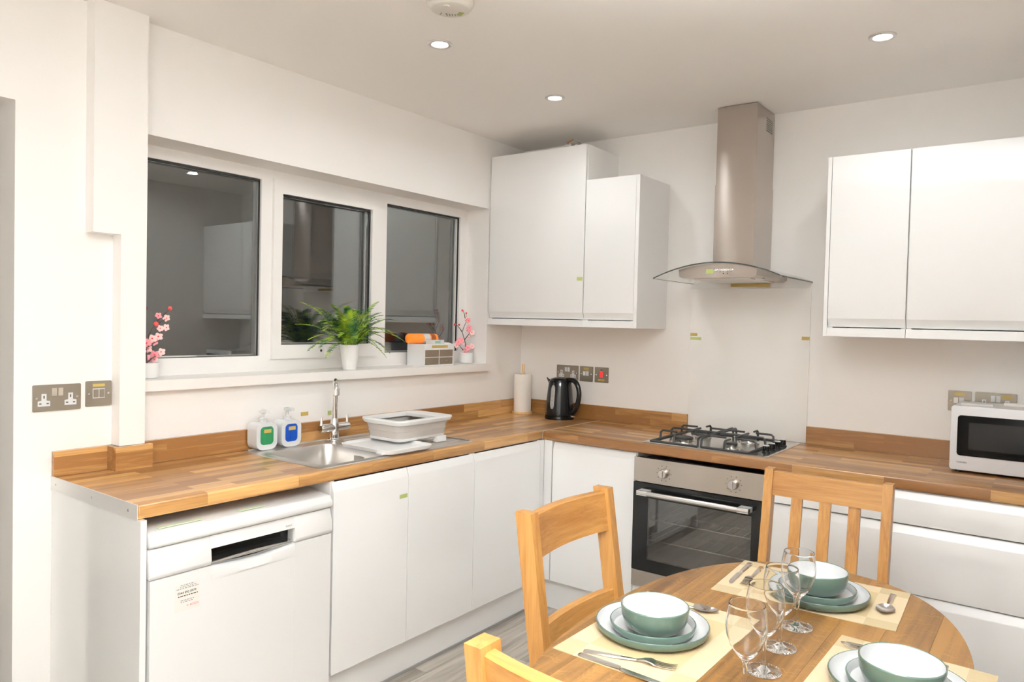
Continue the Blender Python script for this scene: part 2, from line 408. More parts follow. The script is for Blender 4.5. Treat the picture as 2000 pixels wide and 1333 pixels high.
part('window_sill', MB().box((XF-.07,WW0,WZ0-.001),(-.0205,WW1,1.2145)).box((-.02,-2.3599,WZ0),(.032,-.336,1.2145),.008,3), 'sill', win)

# ------------------------------------------------------------------ worktops
WZ, WB, DX, DYB = .9097, .8665, .582, .601
YE = -2.640
def grid_slab(xs, ys, holes, z0, z1):
    mb = MB(); bm = mb.bm; V={}
    def v(i,j,k):
        if (i,j,k) not in V: V[(i,j,k)] = bm.verts.new((xs[i],ys[j],z1 if k else z0))
        return V[(i,j,k)]
    nx,ny=len(xs)-1,len(ys)-1
    solid=lambda i,j: 0<=i<nx and 0<=j<ny and (i,j) not in holes
    for i in range(nx):
        for j in range(ny):
            if not solid(i,j): continue
            bm.faces.new([v(i,j,1),v(i+1,j,1),v(i+1,j+1,1),v(i,j+1,1)])
            bm.faces.new([v(i,j+1,0),v(i+1,j+1,0),v(i+1,j,0),v(i,j,0)])
            for di,dj,a,b in ((-1,0,(i,j+1),(i,j)),(1,0,(i+1,j),(i+1,j+1)),(0,-1,(i,j),(i+1,j)),(0,1,(i+1,j+1),(i,j+1))):
                if not solid(i+di,j+dj): bm.faces.new([v(*a,0),v(*b,0),v(*b,1),v(*a,1)])
    bmesh.ops.recalc_face_normals(bm, faces=bm.faces)
    return mb
def round_front(mb, test, r=.007):
    bm=mb.bm; E=[e for e in bm.edges if test((e.verts[0].co+e.verts[1].co)/2) and len(e.link_faces)==2 and e.calc_face_angle(0)>1]
    bmesh.ops.bevel(bm, geom=E, offset=r, segments=3, affect='EDGES', profile=.5)
SKX0,SKX1,SKY0,SKY1 = .052,.548,-1.962,-1.105          # sink outline
BX0,BX1,BY0,BY1 = .135,.515,-1.925,-1.585              # bowl
t = thing('worktop', 'oak-block worktop under the window, with the sink let into it', 'worktop', (0,YE,WB))
wmb = grid_slab([0.001,BX0-.012,BX1+.012,DX],[YE,BY0-.012,BY1+.012,-.001],{(1,1)},WB,WZ)
round_front(wmb, lambda c: c.x>DX-.001)
part('slab', wmb, 'top_y', t)
part('end_strip', MB().box((.0,YE-.0025,WB-.001),(DX,YE-.0002,WZ+.001)), 'alu', t, label='aluminium end strip')
for x in (.04,.30,.53): part('screw', MB().lathe([(0,0),(.004,0),(.004,.0015),(0,.002)],(x,YE-.0025-.001,(WB+WZ)/2-.001),12,'y'), 'knobm', t)
t2 = thing('worktop', 'oak-block worktop along the hob wall, running under the microwave', 'worktop', (DX,-DYB,WB))
wmb = grid_slab([DX+.004,WR-.002],[-DYB,-.001],set(),WB,WZ)
round_front(wmb, lambda c: c.y<-DYB+.001)
part('slab', wmb, 'top_x', t2)
part('joint_strip', MB().box((DX+.0005,-DYB+.004,WB+.002),(DX+.0035,-.001,WZ+.0008)), 'alu', t2, label='metal corner joint strip')
# upstands
def upstand(lbl, polys, mat):
    t = thing('upstand', lbl, 'upstand', (polys[0][0][0],polys[0][0][1],WZ))
    for a,b in polys: part('board', MB().box((*a,WZ+.0003),(*b,.9925),.0015,1), mat, t)
    return t
upstand('short oak upstand between the end of the worktop and the boxed pipes', [((.0005,YE,),(.020,-2.4705))], 'top_y')
upstand('oak upstand stepping round the boxed pipes then running behind the sink to the corner', [((.0605,-2.470),(.080,-2.340)),((.0005,-2.470),(.060,-2.4495)),((.0005,-2.3395),(.020,-.021))], 'top_y')
upstand('oak upstand on the hob wall behind the black kettle', [((.0005,-.0205),(1.106,-.0005))], 'top_x')
upstand('oak upstand on the hob wall behind the microwave', [((1.713,-.0205),(WR-.001,-.0005))], 'top_x')

# ------------------------------------------------------------------ base cabinets
FX, FY, PZ = .5963, .5949, .157     # door planes and plinth height
def jdoor_x(y0,y1,z0,z1,x=FX):      # door facing +x with a finger-pull lip at the top
    P=[(x-.019,z0),(x,z0),(x,z1-.036),(x-.003,z1-.030),(x-.013,z1-.004),(x-.015,z1),(x-.019,z1)]
    return MB().prism([(a,b) for a,b in P],'y',y0,y1,.001,1)
def jdoor_y(x0,x1,z0,z1,y=-FY):
    P=[(y+.019,z0),(y,z0),(y,z1-.036),(y+.003,z1-.030),(y+.013,z1-.004),(y+.015,z1),(y+.019,z1)]
    return MB().prism(P,'x',x0,x1,.001,1)
def label_tag(parent, a, b, mat='tape', axis='x', d=.0006, ink=True, name='tape_label'):
    """thin stuck-on label between corners a and b in the plane normal to axis"""
    a,b=list(a),list(b); i='xyz'.index(axis)
    lo=[min(p,q) for p,q in zip(a,b)]; hi=[max(p,q) for p,q in zip(a,b)]
    lo[i]=min(a[i],a[i]+d); hi[i]=max(a[i],a[i]+d)
    o=part(name, MB().box(lo,hi), mat, parent, 0)
    if ink:
        j,k=[q for q in range(3) if q!=i]
        if (hi[j]-lo[j])<(hi[k]-lo[k]): j,k=k,j
        l2,h2=lo[:],hi[:]
        l2[j]+=.15*(hi[j]-lo[j]); h2[j]-=.15*(hi[j]-lo[j]); m_=.5*(lo[k]+hi[k]); q_=.14*(hi[k]-lo[k]); l2[k]=m_-q_; h2[k]=m_+q_
        if d>0: l2[i]=hi[i]; h2[i]=hi[i]+.0001
        else: h2[i]=lo[i]; l2[i]=lo[i]-.0001
        return o
    return o
def carcass(parent, x0,x1,y0,y1,z0,z1, back, open_front, t=.018):
    mb=MB()
    if back=='x0':
        mb.box((x0,y0+t,z0+t),(x0+t,y1-t,z1)); mb.box((x0,y0,z0),(x1,y0+t,z1)); mb.box((x0,y1-t,z0),(x1,y1,z1)); mb.box((x0,y0+t,z0),(x1,y1-t,z0+t))
    else:
        mb.box((x0+t,y1-t,z0+t),(x1-t,y1,z1)); mb.box((x0,y0,z0),(x0+t,y1,z1)); mb.box((x1-t,y0,z0),(x1,y1,z1)); mb.box((x0+t,y0,z0),(x1-t,y1,z0+t))
    return part('carcass', mb, 'carc', parent, 0)
CT = WB-.0005
t = thing('end_panel', 'tall white end panel closing off the left end of the worktop run', 'panel', (.3,-2.631,0))
part('panel', MB().box((.001,-2.6395,.0005),(.598,-2.622,CT),.001,1), 'gloss', t)
t = thing('sink_cabinet', 'white two-door base cabinet under the sink, beside the dishwasher', 'cabinet', (.29,-1.55,PZ))
carcass(t,.02,FX-.02,-1.945,-1.148,PZ,CT,'x0',1)
d1 = part('door', jdoor_x(-1.943,-1.5635,PZ,CT-.003), 'gloss', t)
label_tag(d1,(FX,-1.613,.746),(FX,-1.570,.762),'tapeg','x')
part('door', jdoor_x(-1.5605,-1.1485,PZ,CT-.003), 'gloss', t)
t = thing('corner_cabinet', 'white base cabinet with one wide door in the corner, under the dish rack end', 'cabinet', (.29,-.85,PZ))
carcass(t,.02,FX-.02,-1.147,-.62,PZ,CT,'x0',1)
part('door', jdoor_x(-1.1455,-.632,PZ,CT-.003), 'gloss', t)
part('corner_post', MB().box((FX-.03,-.629,PZ),(FX-.002,-.597,CT)).box((FX-.002,-FY,PZ),(.641,-FY+.02,CT),.001,1), 'gloss', t)
t = thing('base_cabinet', 'white single-door base cabinet between the corner and the oven', 'cabinet', (.87,-.3,PZ))
carcass(t,.645,1.108,-FY+.02,-.02,PZ,CT,'y1',1)
part('door', jdoor_y(.647,1.1045,PZ,CT-.003), 'gloss', t)
t = thing('oven_housing', 'white housing under the hob that holds the built-in oven', 'cabinet', (1.41,-.3,PZ))
part('carcass', MB().box((1.108,-FY+.02,PZ),(1.1105,-.02,CT)).box((1.7095,-FY+.02,PZ),(1.712,-.02,CT)).box((1.1105,-FY+.02,PZ),(1.7095,-.02,PZ+.018)).box((1.1105,-FY+.02,.234),(1.7095,-.02,.250)), 'carc', t, 0)
part('filler_panel', MB().box((1.110,-FY,PZ),(1.710,-FY+.019,.249),.001,1), 'gloss', t)
t = thing('drawer_cabinet', 'wide white three-drawer base cabinet below the microwave', 'cabinet', (2.22,-.3,PZ))
carcass(t,1.713,WR-.005,-FY+.02,-.02,PZ,CT,'y1',1)
for a,b in ((PZ,.474),(.480,.732),(.738,CT-.003)): part('drawer', jdoor_y(1.7145,WR-.006,a,b), 'gloss', t)
t = thing('plinth_board', 'white plinth board along the floor under the sink-side cabinets', 'plinth', (.55,-1.3,0))
part('board', MB().box((.533,-1.948,.0005),(.551,-.552,PZ-.001)), 'gloss', t)
part('floor_gasket', MB().box((.551,-1.948,.0005),(.556,-.552,.012)), 'inkg', t)
t = thing('plinth_board', 'white plinth board along the floor under the oven-wall cabinets', 'plinth', (1.6,-.55,0))
part('board', MB().box((.5515,-.550,.0005),(WR-.005,-.532,PZ-.001)), 'gloss', t)

# ------------------------------------------------------------------ dishwasher
DW0,DW1,DWX = -2.617,-1.957,.605
t = thing('dishwasher', 'white freestanding dishwasher under the left end of the worktop', 'dishwasher', (.3,(DW0+DW1)/2,0))
part('body', MB().box((.03,DW0+.012,.02),(DWX-.045,DW1-.012,.80),.003), 'plas', t)
part('lid', MB().prism([(.03,.802),(DWX-.006,.779),(DWX+.004,.787),(DWX+.003,.802),(DWX-.012,.822),(.50,.832),(.03,.832)],'y',DW0,DW1,.004,2), 'plas', t)
label_tag(t,(DWX-.035,-2.585,.8245),(DWX-.022,-2.475,.8290),'tapep','z',.001,False) if 0 else None
lidm = Matrix.Translation((0,0,0))
for y0,y1,x in ((-2.575,-2.435,.566),(-2.31,-2.215,.566)):
    part('tape_label', MB().box((x-.012,y0,.8272),(x+.010,y1,.8292)), 'tapep', t, 0)
P0=[(DWX-.042,.695),(DWX-.002,.688),(DWX+.004,.70),(DWX+.001,.735),(DWX-.012,.776),(DWX-.042,.777)]
py0,py1=-2.424,-2.116
cp=MB(); cp.prism(P0,'y',DW0,py0,.003,2); cp.prism(P0,'y',py1,DW1,.003,2)
cp.prism([(DWX-.042,.739),(DWX-.0005,.739),(DWX-.012,.776),(DWX-.042,.777)],'y',py0-.001,py1+.001,0)
part('control_panel', cp, 'plas', t)
part('handle_pocket', MB().box((DWX-.060,py0,.66),(DWX-.040,py1,.742)), 'black', t, 0, label='dark handle recess')
part('pocket_trim', MB().tube([(DWX-.010,py0+.001,.692),(DWX-.008,py0+.08,.6945),(DWX-.006,py0+.155,.696),(DWX-.008,py1-.08,.6945),(DWX-.010,py1-.001,.692)],[.003,.005,.006,.005,.003],10), 'chrome', t, label='chrome grip bar')
dr=MB()
lip=lambda k:(DWX+.002)
dr.box((DWX-.040,DW0+.003,.10),(DWX,py0,.686),.004); dr.box((DWX-.040,py1,.10),(DWX,DW1-.003,.686),.004)
dr.box((DWX-.040,py0-.004,.10),(DWX-.0005,py1+.004,.640))
n=14
rings=[]
for k in range(n+1):
    u=k/n; y=py0+(py1-py0)*u; d=.012*math.sin(PI*u); zl=.684-.010*math.sin(PI*u)
    rings.append([(DWX-.038,y,.639),(DWX,y,.639),(DWX+.001+d*.2,y,.655-d*.8),(DWX-.002,y,zl-.006),(DWX-.012,y,zl),(DWX-.038,y,zl)])
dr.loft(rings)
door=part('door', dr, 'plas', t)
part('kick_plate', MB().box((DWX-.08,DW0+.015,.0),(DWX-.06,DW1-.015,.095)), 'plas', t)
part('hinge_side', MB().box((DWX-.044,DW0+.004,.11),(DWX-.0405,DW1-.004,.685)), 'carc', t)
stk=part('sticker', MB().box((DWX,-2.540,.572),(DWX+.0004,-2.462,.655)), pmat('sticker_film',(.80,.77,.73),.3), door, 0, label='small service sticker with black print and a phone number')
X_=DWX+.0005
def sline(y0,y1,z,h,mat): return (y0,y1,z,h,mat)
for y0,y1,z,h,mt in ((-2.522,-2.480,.649,.0022,'inkg'),(-2.524,-2.472,.644,.0022,'inkg'),(-2.535,-2.466,.639,.0024,'inkg'),(-2.530,-2.468,.616,.0032,'ink'),(-2.522,-2.478,.603,.0022,'inkg'),(-2.522,-2.484,.598,.0022,'inkg')):
    mb=MB(); y=y0
    while y<y1:
        l=random.uniform(.004,.010); mb.box((X_,y,z),(X_+.0001,min(y+l,y1),z+h)); y+=l+.0022
    part('print_line', mb, mt, stk, 0) if False else part('sticker_print', mb, mt, door, 0)
text('sticker_print','0344 892 8979',.0098,'ink',door,(X_,-2.532,.624),(0,1,0),(0,0,1),.00015)
text('sticker_print','BOSCH',.0085,'inkr',door,(X_,-2.493,.583),(0,1,0),(0,0,1),0)
part('sticker_print', MB().lathe([(.0018,0),(.0026,0),(.0026,.0002),(.0018,.0002),(.0018,0)],(X_,-2.500,.586),16,'x'), 'inkg', door)
text('maker_lettering','BOSCH',.0075,'inkg',t,(DWX-.0013,py1-.036,.748),(0,1,0),(-.25,0,1),0)

# ------------------------------------------------------------------ oven
OX0,OX1,OY = 1.1125,1.7085,-.6149
t = thing('oven', 'built-in steel and black glass electric oven below the hob', 'oven', (1.41,-.3,.252))
part('control_panel', MB().box((OX0,OY,.7395),(OX1,OY+.03,.850),.0015,1), 'steel', t, label='brushed steel control panel')
part('body', MB().box((OX0+.02,OY+.045,.256),(OX0+.024,-.06,.84)).box((OX1-.024,OY+.045,.256),(OX1-.02,-.06,.84)).box((OX0+.02,-.064,.256),(OX1-.02,-.06,.84)).box((OX0+.02,OY+.045,.834),(OX1-.02,-.06,.838)).box((OX0+.02,OY+.045,.256),(OX1-.02,-.06,.36)).box((OX0,OY+.022,.252),(OX1,OY+.045,.34)), 'cavity', t, 0, label='dark enamel oven cavity')
dm=MB(); gx0,gx1,gz0,gz1=OX0+.075,OX1-.045,.385,.668
for a,b in (((OX0,.330),(OX1,gz0)),((OX0,gz1),(OX1,.7355)),((OX0,gz0),(gx0,gz1)),((gx1,gz0),(OX1,gz1))):
    dm.box((a[0],OY-.002,a[1]),(b[0],OY+.02,b[1]))
od=part('door', dm, 'black', t, 0, label='black glass oven door')
part('glass_pane', MB().box((gx0-.002,OY-.001,gz0-.002),(gx1+.002,OY+.004,gz1+.002)), 'oveng', od, 0)
part('handle', MB().tube([(OX0+.042,OY-.045,.697),(OX1-.042,OY-.045,.697)],.0115,16), pmat('handle_alu',(.80,.79,.78),.22,1), od, label='round aluminium door handle')
for x in (OX0+.042,OX1-.09): part('handle_bracket', MB().box((x,OY-.055,.688),(x+.048,OY-.001,.708),.003), 'alu', od)
part('lower_trim', MB().box((OX0,OY,.2525),(OX1,OY+.02,.3275),.0015,1), 'steel', t, label='brushed steel strip below the door')
for x in (1.262,1.583):
    k=part('knob', MB().lathe([(.022,0),(.021,-.003),(.0195,-.022),(.017,-.025),(0,-.025)],(x,OY,.791),28,'y').box((x-.004,OY-.029,.774),(x+.004,OY-.022,.808),.002), 'knobm', t)
    mk=MB()
    for a in range(0,360,36):
        if a==270: continue
        mk.box((x+.034*math.cos(math.radians(a))-.0015,OY-.0004,.791+.034*math.sin(math.radians(a))-.0015),(x+.034*math.cos(math.radians(a))+.0015,OY,.791+.034*math.sin(math.radians(a))+.0015))
    part('dial_print', mk, 'ink', t, 0)
for z in (.47,.565):
    sh=MB()
    sh.tube([(OX0+.03,OY+.028,z),(OX1-.03,OY+.028,z)],.003,8); sh.tube([(OX0+.03,OY+.50,z),(OX1-.03,OY+.50,z)],.003,8)
    for k in range(13):
        x=OX0+.05+k*.0413; sh.tube([(x,OY+.028,z),(x,OY+.50,z)],.0017,6)
    part('rack', sh, 'chrome', t)

# ------------------------------------------------------------------ hob
HX0,HX1,HY0,HY1 = 1.121,1.701,-.559,-.052
HZ=WZ+.0004
t = thing('gas_hob', 'stainless four-burner gas hob with black pan supports, set in the worktop', 'hob', (1.411,-.3,HZ))
hp=MB(); 
def slabring(z,ins,r): return [(u,v,z) for u,v in rrect(HX1-HX0-2*ins,HY1-HY0-2*ins,r,4,(HX0+HX1)/2,(HY0+HY1)/2)]
hp.loft([slabring(HZ,0,.010),slabring(HZ+.003,0,.010),slabring(HZ+.006,.004,.010),slabring(HZ+.006,.012,.010),slabring(HZ+.003,.022,.010)])
part('steel_tray', hp, 'steelh', t)
BUR=[(1.268,-.425,.046),(1.262,-.180,.036),(1.502,-.430,.026),(1.496,-.190,.036)]
for x,y,r in BUR:
    b=part('burner', MB().lathe([(r+.016,HZ+.003),(r+.014,HZ+.006),(r+.004,HZ+.008),(r,HZ+.009),(r,HZ+.020),(r-.004,HZ+.021),(0,HZ+.021)],(x,y,0),32), 'steelh', t)
    part('burner_cap', MB().lathe([(r-.001,HZ+.021),(r,HZ+.022),(r,HZ+.026),(r-.004,HZ+.029),(0,HZ+.030)],(x,y,0),32), 'blackm', b)
for y in (-.425,-.345,-.265,-.190):
    k=part('knob', MB().lathe([(.019,HZ+.003),(.019,HZ+.006),(.0155,HZ+.008),(.0145,HZ+.028),(.012,HZ+.031),(0,HZ+.031)],(1.655,y,0),24), 'black', t)
    part('knob_cap', MB().box((1.655-.012,y-.004,HZ+.0312),(1.655+.012,y+.004,HZ+.0345),.0015), 'alu', k)
def support(xo, xi, sgn):
    """xo outer side, xi inner side of the burner pair"""
    mb=MB(); zt_=HZ+.047; zl=HZ+.006; b=.0042
    def bar(pts): mb.tube([(p[0],p[1],p[2]) for p in pts], b*1.25, 6)
    ya,yb=-.530,-.082
    bar([(xi,ya,zl),(xi,ya+.004,zt_-.008),(xi,ya+.016,zt_),(xi,yb-.016,zt_),(xi,yb-.004,zt_-.008),(xi,yb,zl)])
    bar([(xo,ya,zl+.002),(xo,yb,zl+.002)]); bar([(xo,ya,zl+.002),(xi,ya,zl+.002)]); bar([(xo,yb,zl+.002),(xi,yb,zl+.002)])
    s=1 if xi>xo else -1; mx=(xo+xi)/2
    for y,l in ((-.425,.085),(-.303,abs(xi-xo)),(-.180,.085)):
        bar([(xo,y,zl),(xo+s*.003,y,zt_-.008),(xo+s*.012,y,zt_),(xo+s*l,y,zt_)])
        if l<.1: bar([(xi,y,zt_),(xi-s*.075,y,zt_)])
    bar([(mx,ya,zl),(mx,ya+.004,zt_-.008),(mx,ya+.014,zt_),(mx,-.462,zt_)])
    bar([(mx,yb,zl),(mx,yb-.004,zt_-.008),(mx,yb-.014,zt_),(mx,-.142,zt_)])
    bar([(mx,-.388,zt_),(mx,-.218,zt_)])
    return mb
part('pan_support', support(1.150,1.382,1), 'blackm', t)
part('pan_support', support(1.612,1.398,1), 'blackm', t)

# ------------------------------------------------------------------ splashback and hood
t = thing('splashback', 'plain white glass splashback on the wall behind the hob', 'splashback', (1.41,-.004,.99))
part('glass_panel', MB().box((1.1075,-.0065,WZ+.001),(1.7115,-.0005,1.656),.001,1), 'splash', t, 0)
for a,b,mt in (((1.108,1.408),(1.146,1.424),'tape'),((1.108,1.388),(1.168,1.403),'tapeg'),((1.675,1.405),(1.712,1.422),'tape')):
    label_tag(t,(a[0],-.0066,a[1]),(b[0],-.0066,b[1]),mt,'y',-.0006)
HZ0=1.680; HS=.067; hw0,hw1=1.116,1.716; hc=1.416
def arc(x): return HZ0+HS*(1-((x-hc)/.300)**2)
t = thing('cooker_hood', 'steel chimney cooker hood with a curved glass canopy above the hob', 'cooker hood', (hc,-.13,HZ0))
n=28; xs=[hw0+(hw1-hw0)*i/n for i in range(n+1)]
part('glass_canopy', MB().prism([(x,arc(x)) for x in xs]+[(x,arc(x)+.005) for x in xs[::-1]],'y',-.480,-.004), 'hoodg', t)
rim=MB(); rim.prism([(x,arc(x)-.0003) for x in xs]+[(x,arc(x)+.0055) for x in xs[::-1]],'y',-.4815,-.4802)
rim.box((hw1,-.481,HZ0-.0003),(hw1+.0012,-.004,HZ0+.0055)); rim.box((hw0-.0012,-.481,HZ0-.0003),(hw0,-.004,HZ0+.0055))
part('glass_edge', rim, 'gedge', t, label='dark polished glass edge')
bx0,bx1=1.232,1.600
bs=[bx0+(bx1-bx0)*i/16 for i in range(17)]
part('body', MB().prism([(x,arc(x)-.001) for x in bs]+[(bx1-.004,1.690),(bx1-.02,1.682),(bx0+.02,1.682),(bx0+.004,1.690)],'y',-.455,-.010,0), 'steel', t)
part('grease_filter', MB().box((bx0+.05,-.40,1.678),(bx1-.05,-.08,1.6825),.002), 'alu', t)
lamp_=MB().lathe([(.030,1.6825),(.030,1.679),(.024,1.677),(0,1.677)],(bx1-.045,-.30,0),24)
part('lamp_cover', lamp_, 'alu', t)
for k in range(5): part('button', MB().lathe([(.0075,0),(.0075,-.005),(.0055,-.007),(0,-.007)],(1.413+k*.0175,-.455,1.716-.0),16,'y'), 'chrome', t)
for k in (2,3): part('indicator', MB().lathe([(.003,0),(.003,-.001),(0,-.001)],(1.413+k*.0175,-.455,1.700),10,'y'), 'ink', t)
label_tag(t,(1.366,-.4552,1.700),(1.403,-.4552,1.722),'tapeg','y',-.0006)
label_tag(t,(1.322,-.0195,1.663),(1.520,-.0195,1.6795),'tape','y',-.0008,True)
def duct(x0,x1,yf,z0,z1):
    # folded sheet: the front bows out a couple of millimetres
    n=14; P=[(x0+(x1-x0)*k/n, yf-.0026*(1-(2*k/n-1)**2)) for k in range(n+1)]
    mb=MB(); mb.prism(P+[(x1,-.003),(x0,-.003)],'z',z0,z1,0)
    return mb
part('chimney_lower', duct(1.319,1.514,-.2605,1.7405,2.140), 'steel', t)
up=part('chimney_upper', duct(1.3215,1.5115,-.258,2.140,2.506), 'steel', t)
sl=MB()
for k in range(7): sl.box((1.5115,-.125,2.405+k*.0095),(1.5123,-.035,2.4095+k*.0095))
part('vent_grille', sl, 'inkg', up, 0, label='grey vent slots')

# ------------------------------------------------------------------ wall cabinets
CD,CB=.345,1.4415
def wall_cab(name,lbl,x0,x1,zt,d0,d1,side=None,cb=CB):
    t=thing(name,lbl,'wall cabinet',((x0+x1)/2,-.17,cb))
    mb=MB(); q=.018; y0=-CD+.02
    mb.box((x0+q,y0,cb),(x1-q,-.012,cb+q)); mb.box((x0+q,y0,zt-q),(x1-q,-.012,zt)); mb.box((x0,y0,cb),(x0+q,-.001,zt)); mb.box((x1-q,y0,cb),(x1,-.001,zt)); mb.box((x0+q,-.012,cb),(x1-q,-.001,zt))
    part('carcass', mb, 'carc', t, 0)
    part('pelmet', MB().box((x0,-CD,cb),(x1,-CD+.02,cb+.036),.001,1), 'gloss', t)
    zb_=cb+.040; y=-CD
    P=[(y+.019,zb_),(y+.016,zb_),(y+.013,zb_+.006),(y+.003,zb_+.031),(y,zb_+.036),(y,zt),(y+.019,zt)]
    d=part('door', MB().prism(P,'x',d0,d1,.001,1), 'gloss', t)
    if side: part('side_panel', MB().box((side[0],-CD,cb),(side[1],-.001,zt),.001,1), 'gloss', t)
    return t,d
t,d=wall_cab('wall_cabinet','tall white gloss wall cabinet in the corner beside the window',.004,.6475,2.406,.008,.645)
label_tag(d,(.606,-CD,1.687),(.641,-CD,1.706),'tapeg','y',-.0006)
wall_cab('wall_cabinet','narrow white wall cabinet, lower than the tall one on its window side',.6485,.944,2.2145,.650,.943,(.9445,.9633))
wall_cab('wall_cabinet','narrow white gloss wall cabinet nearest the hood on its microwave side',1.8695,2.1695,2.1943,1.871,2.168,(1.8539,1.869),1.4315)
wall_cab('wall_cabinet','wide white gloss wall cabinet hanging above the microwave',2.1715,WR-.003,2.1943,2.1725,WR-.004,None,1.4315)
# pipe ends on top of the tall cabinet
t = thing('pipe_fitting', 'small braided pipe fitting lying on top of the tall corner cabinet', 'pipe fitting', (.515,-.31,2.4062))
part('valve_body', MB().cyl((.485,-.31,2.419),(.535,-.31,2.419),.012,14), 'chrome', t)
part('braided_hose', MB().tube([(.53,-.31,2.419),(.555,-.31,2.432),(.57,-.30,2.425),(.575,-.28,2.416)],.008,10), 'inkg', t)
part('lever', MB().box((.500,-.314,2.431),(.545,-.306,2.436),.002,1,Matrix.Translation((.5,-.31,2.43))@Matrix.Rotation(-.35,4,'Y')@Matrix.Translation((-.5,.31,-2.43))), 'copper', t)

# ------------------------------------------------------------------ sink and tap
t = thing('sink', 'stainless steel inset sink with a square bowl and ribbed drainer', 'sink', (.3,-1.53,WZ))
rr=lambda x0,x1,y0,y1,r,z:[(u,v,z) for u,v in rrect(x1-x0,y1-y0,r,6,(x0+x1)/2,(y0+y1)/2)]
sz=WZ+.0005
# rim plate with hole for the bowl
bm_=MB(); b=bm_.bm
outer=rr(SKX0,SKX1,SKY0,SKY1,.018,sz+.0025); outer0=rr(SKX0-.003,SKX1+.003,SKY0-.003,SKY1+.003,.02,sz)
inner=rr(BX0,BX1,BY0,BY1,.05,sz+.0018)
vo=[b.verts.new(p) for p in outer]; v0=[b.verts.new(p) for p in outer0]; vi=[b.verts.new(p) for p in inner]
for i in range(len(vo)):
    j=(i+1)%len(vo); b.faces.new([v0[i],v0[j],vo[j],vo[i]]); b.faces.new([vo[i],vo[j],vi[j],vi[i]])
prev=vi
for ins,dz,r in ((.003,-.004,.05),(.006,-.10,.05),(.012,-.138,.045),(.035,-.150,.03)):
    ring=[b.verts.new(p) for p in rr(BX0+ins,BX1-ins,BY0+ins,BY1-ins,max(r,.012),sz+dz)]
    for i in range(len(ring)):
        j=(i+1)%len(ring); b.faces.new([prev[i],prev[j],ring[j],ring[i]])
    prev=ring
b.faces.new(prev); bmesh.ops.recalc_face_normals(b, faces=b.faces)
part('bowl', bm_, 'sinks', t, 40)
part('plug_hole', MB().lathe([(.038,sz-.149),(.036,sz-.146),(.02,sz-.148),(0,sz-.149)],(.32,-1.75,0),28), 'chrome', t)
part('overflow', MB().box((.30,BY1-.008,sz-.055),(.36,BY1-.0045,sz-.03),.004), 'chrome', t)
dr=MB()
for k in range(13):
    x=.12+k*.031; dr.tube([(x,-1.50,sz+.0022),(x,-1.15,sz+.0022)],.0035,6,True,.7)
part('drainer_rib', dr, 'sinks', t, kind='stuff')
part('raised_edge', MB().tube([(SKX0+.008,SKY0+.02,sz+.002),(SKX0+.008,SKY1-.02,sz+.002),(SKX0+.02,SKY1-.008,sz+.002),(SKX1-.02,SKY1-.008,sz+.002)],.006,8), 'sinks', t)
tz=sz+.003
t = thing('mixer_tap', 'chrome swan-neck mixer tap with two lever handles at the sink', 'tap', (.098,-1.533,tz))
part('base', MB().lathe([(.030,tz),(.030,tz+.006),(.024,tz+.010),(.021,tz+.014),(.020,tz+.075),(.017,tz+.085),(.0145,tz+.10),(0,tz+.10)],(.098,-1.533,0),28), 'chrome', t)
part('crossbar', MB().tube([(.098,-1.612,.972),(.098,-1.60,.972),(.098,-1.465,.972),(.098,-1.453,.972)],[.016,.0185,.0185,.016],18), 'chrome', t)
for y in (-1.605,-1.460): part('lever', MB().tube([(.098,y,.985),(.098,y,1.0),(.096,y,1.022)],[.0085,.0055,.0048],12), 'chrome', t)
sp=[(.098,-1.533,1.0)]
D=Vector((.80,-.60,0)); R_=.048
sp.append((.098,-1.533,1.135))
for k in range(1,13):
    a=PI*k/12*.97; q=Vector((.098,-1.533,1.135))+D*(R_-R_*math.cos(a))+Vector((0,0,R_*math.sin(a))); sp.append(tuple(q))
part('spout', MB().tube(sp,.0122,16), 'chrome', t)
e=Vector(sp[-1]); part('nozzle', MB().tube([tuple(e+Vector((0,0,.014))),tuple(e+Vector((0,0,-.012))),tuple(e+Vector((0,0,-.016)))],[.0150,.0158,.0130],18), 'chrome', t)

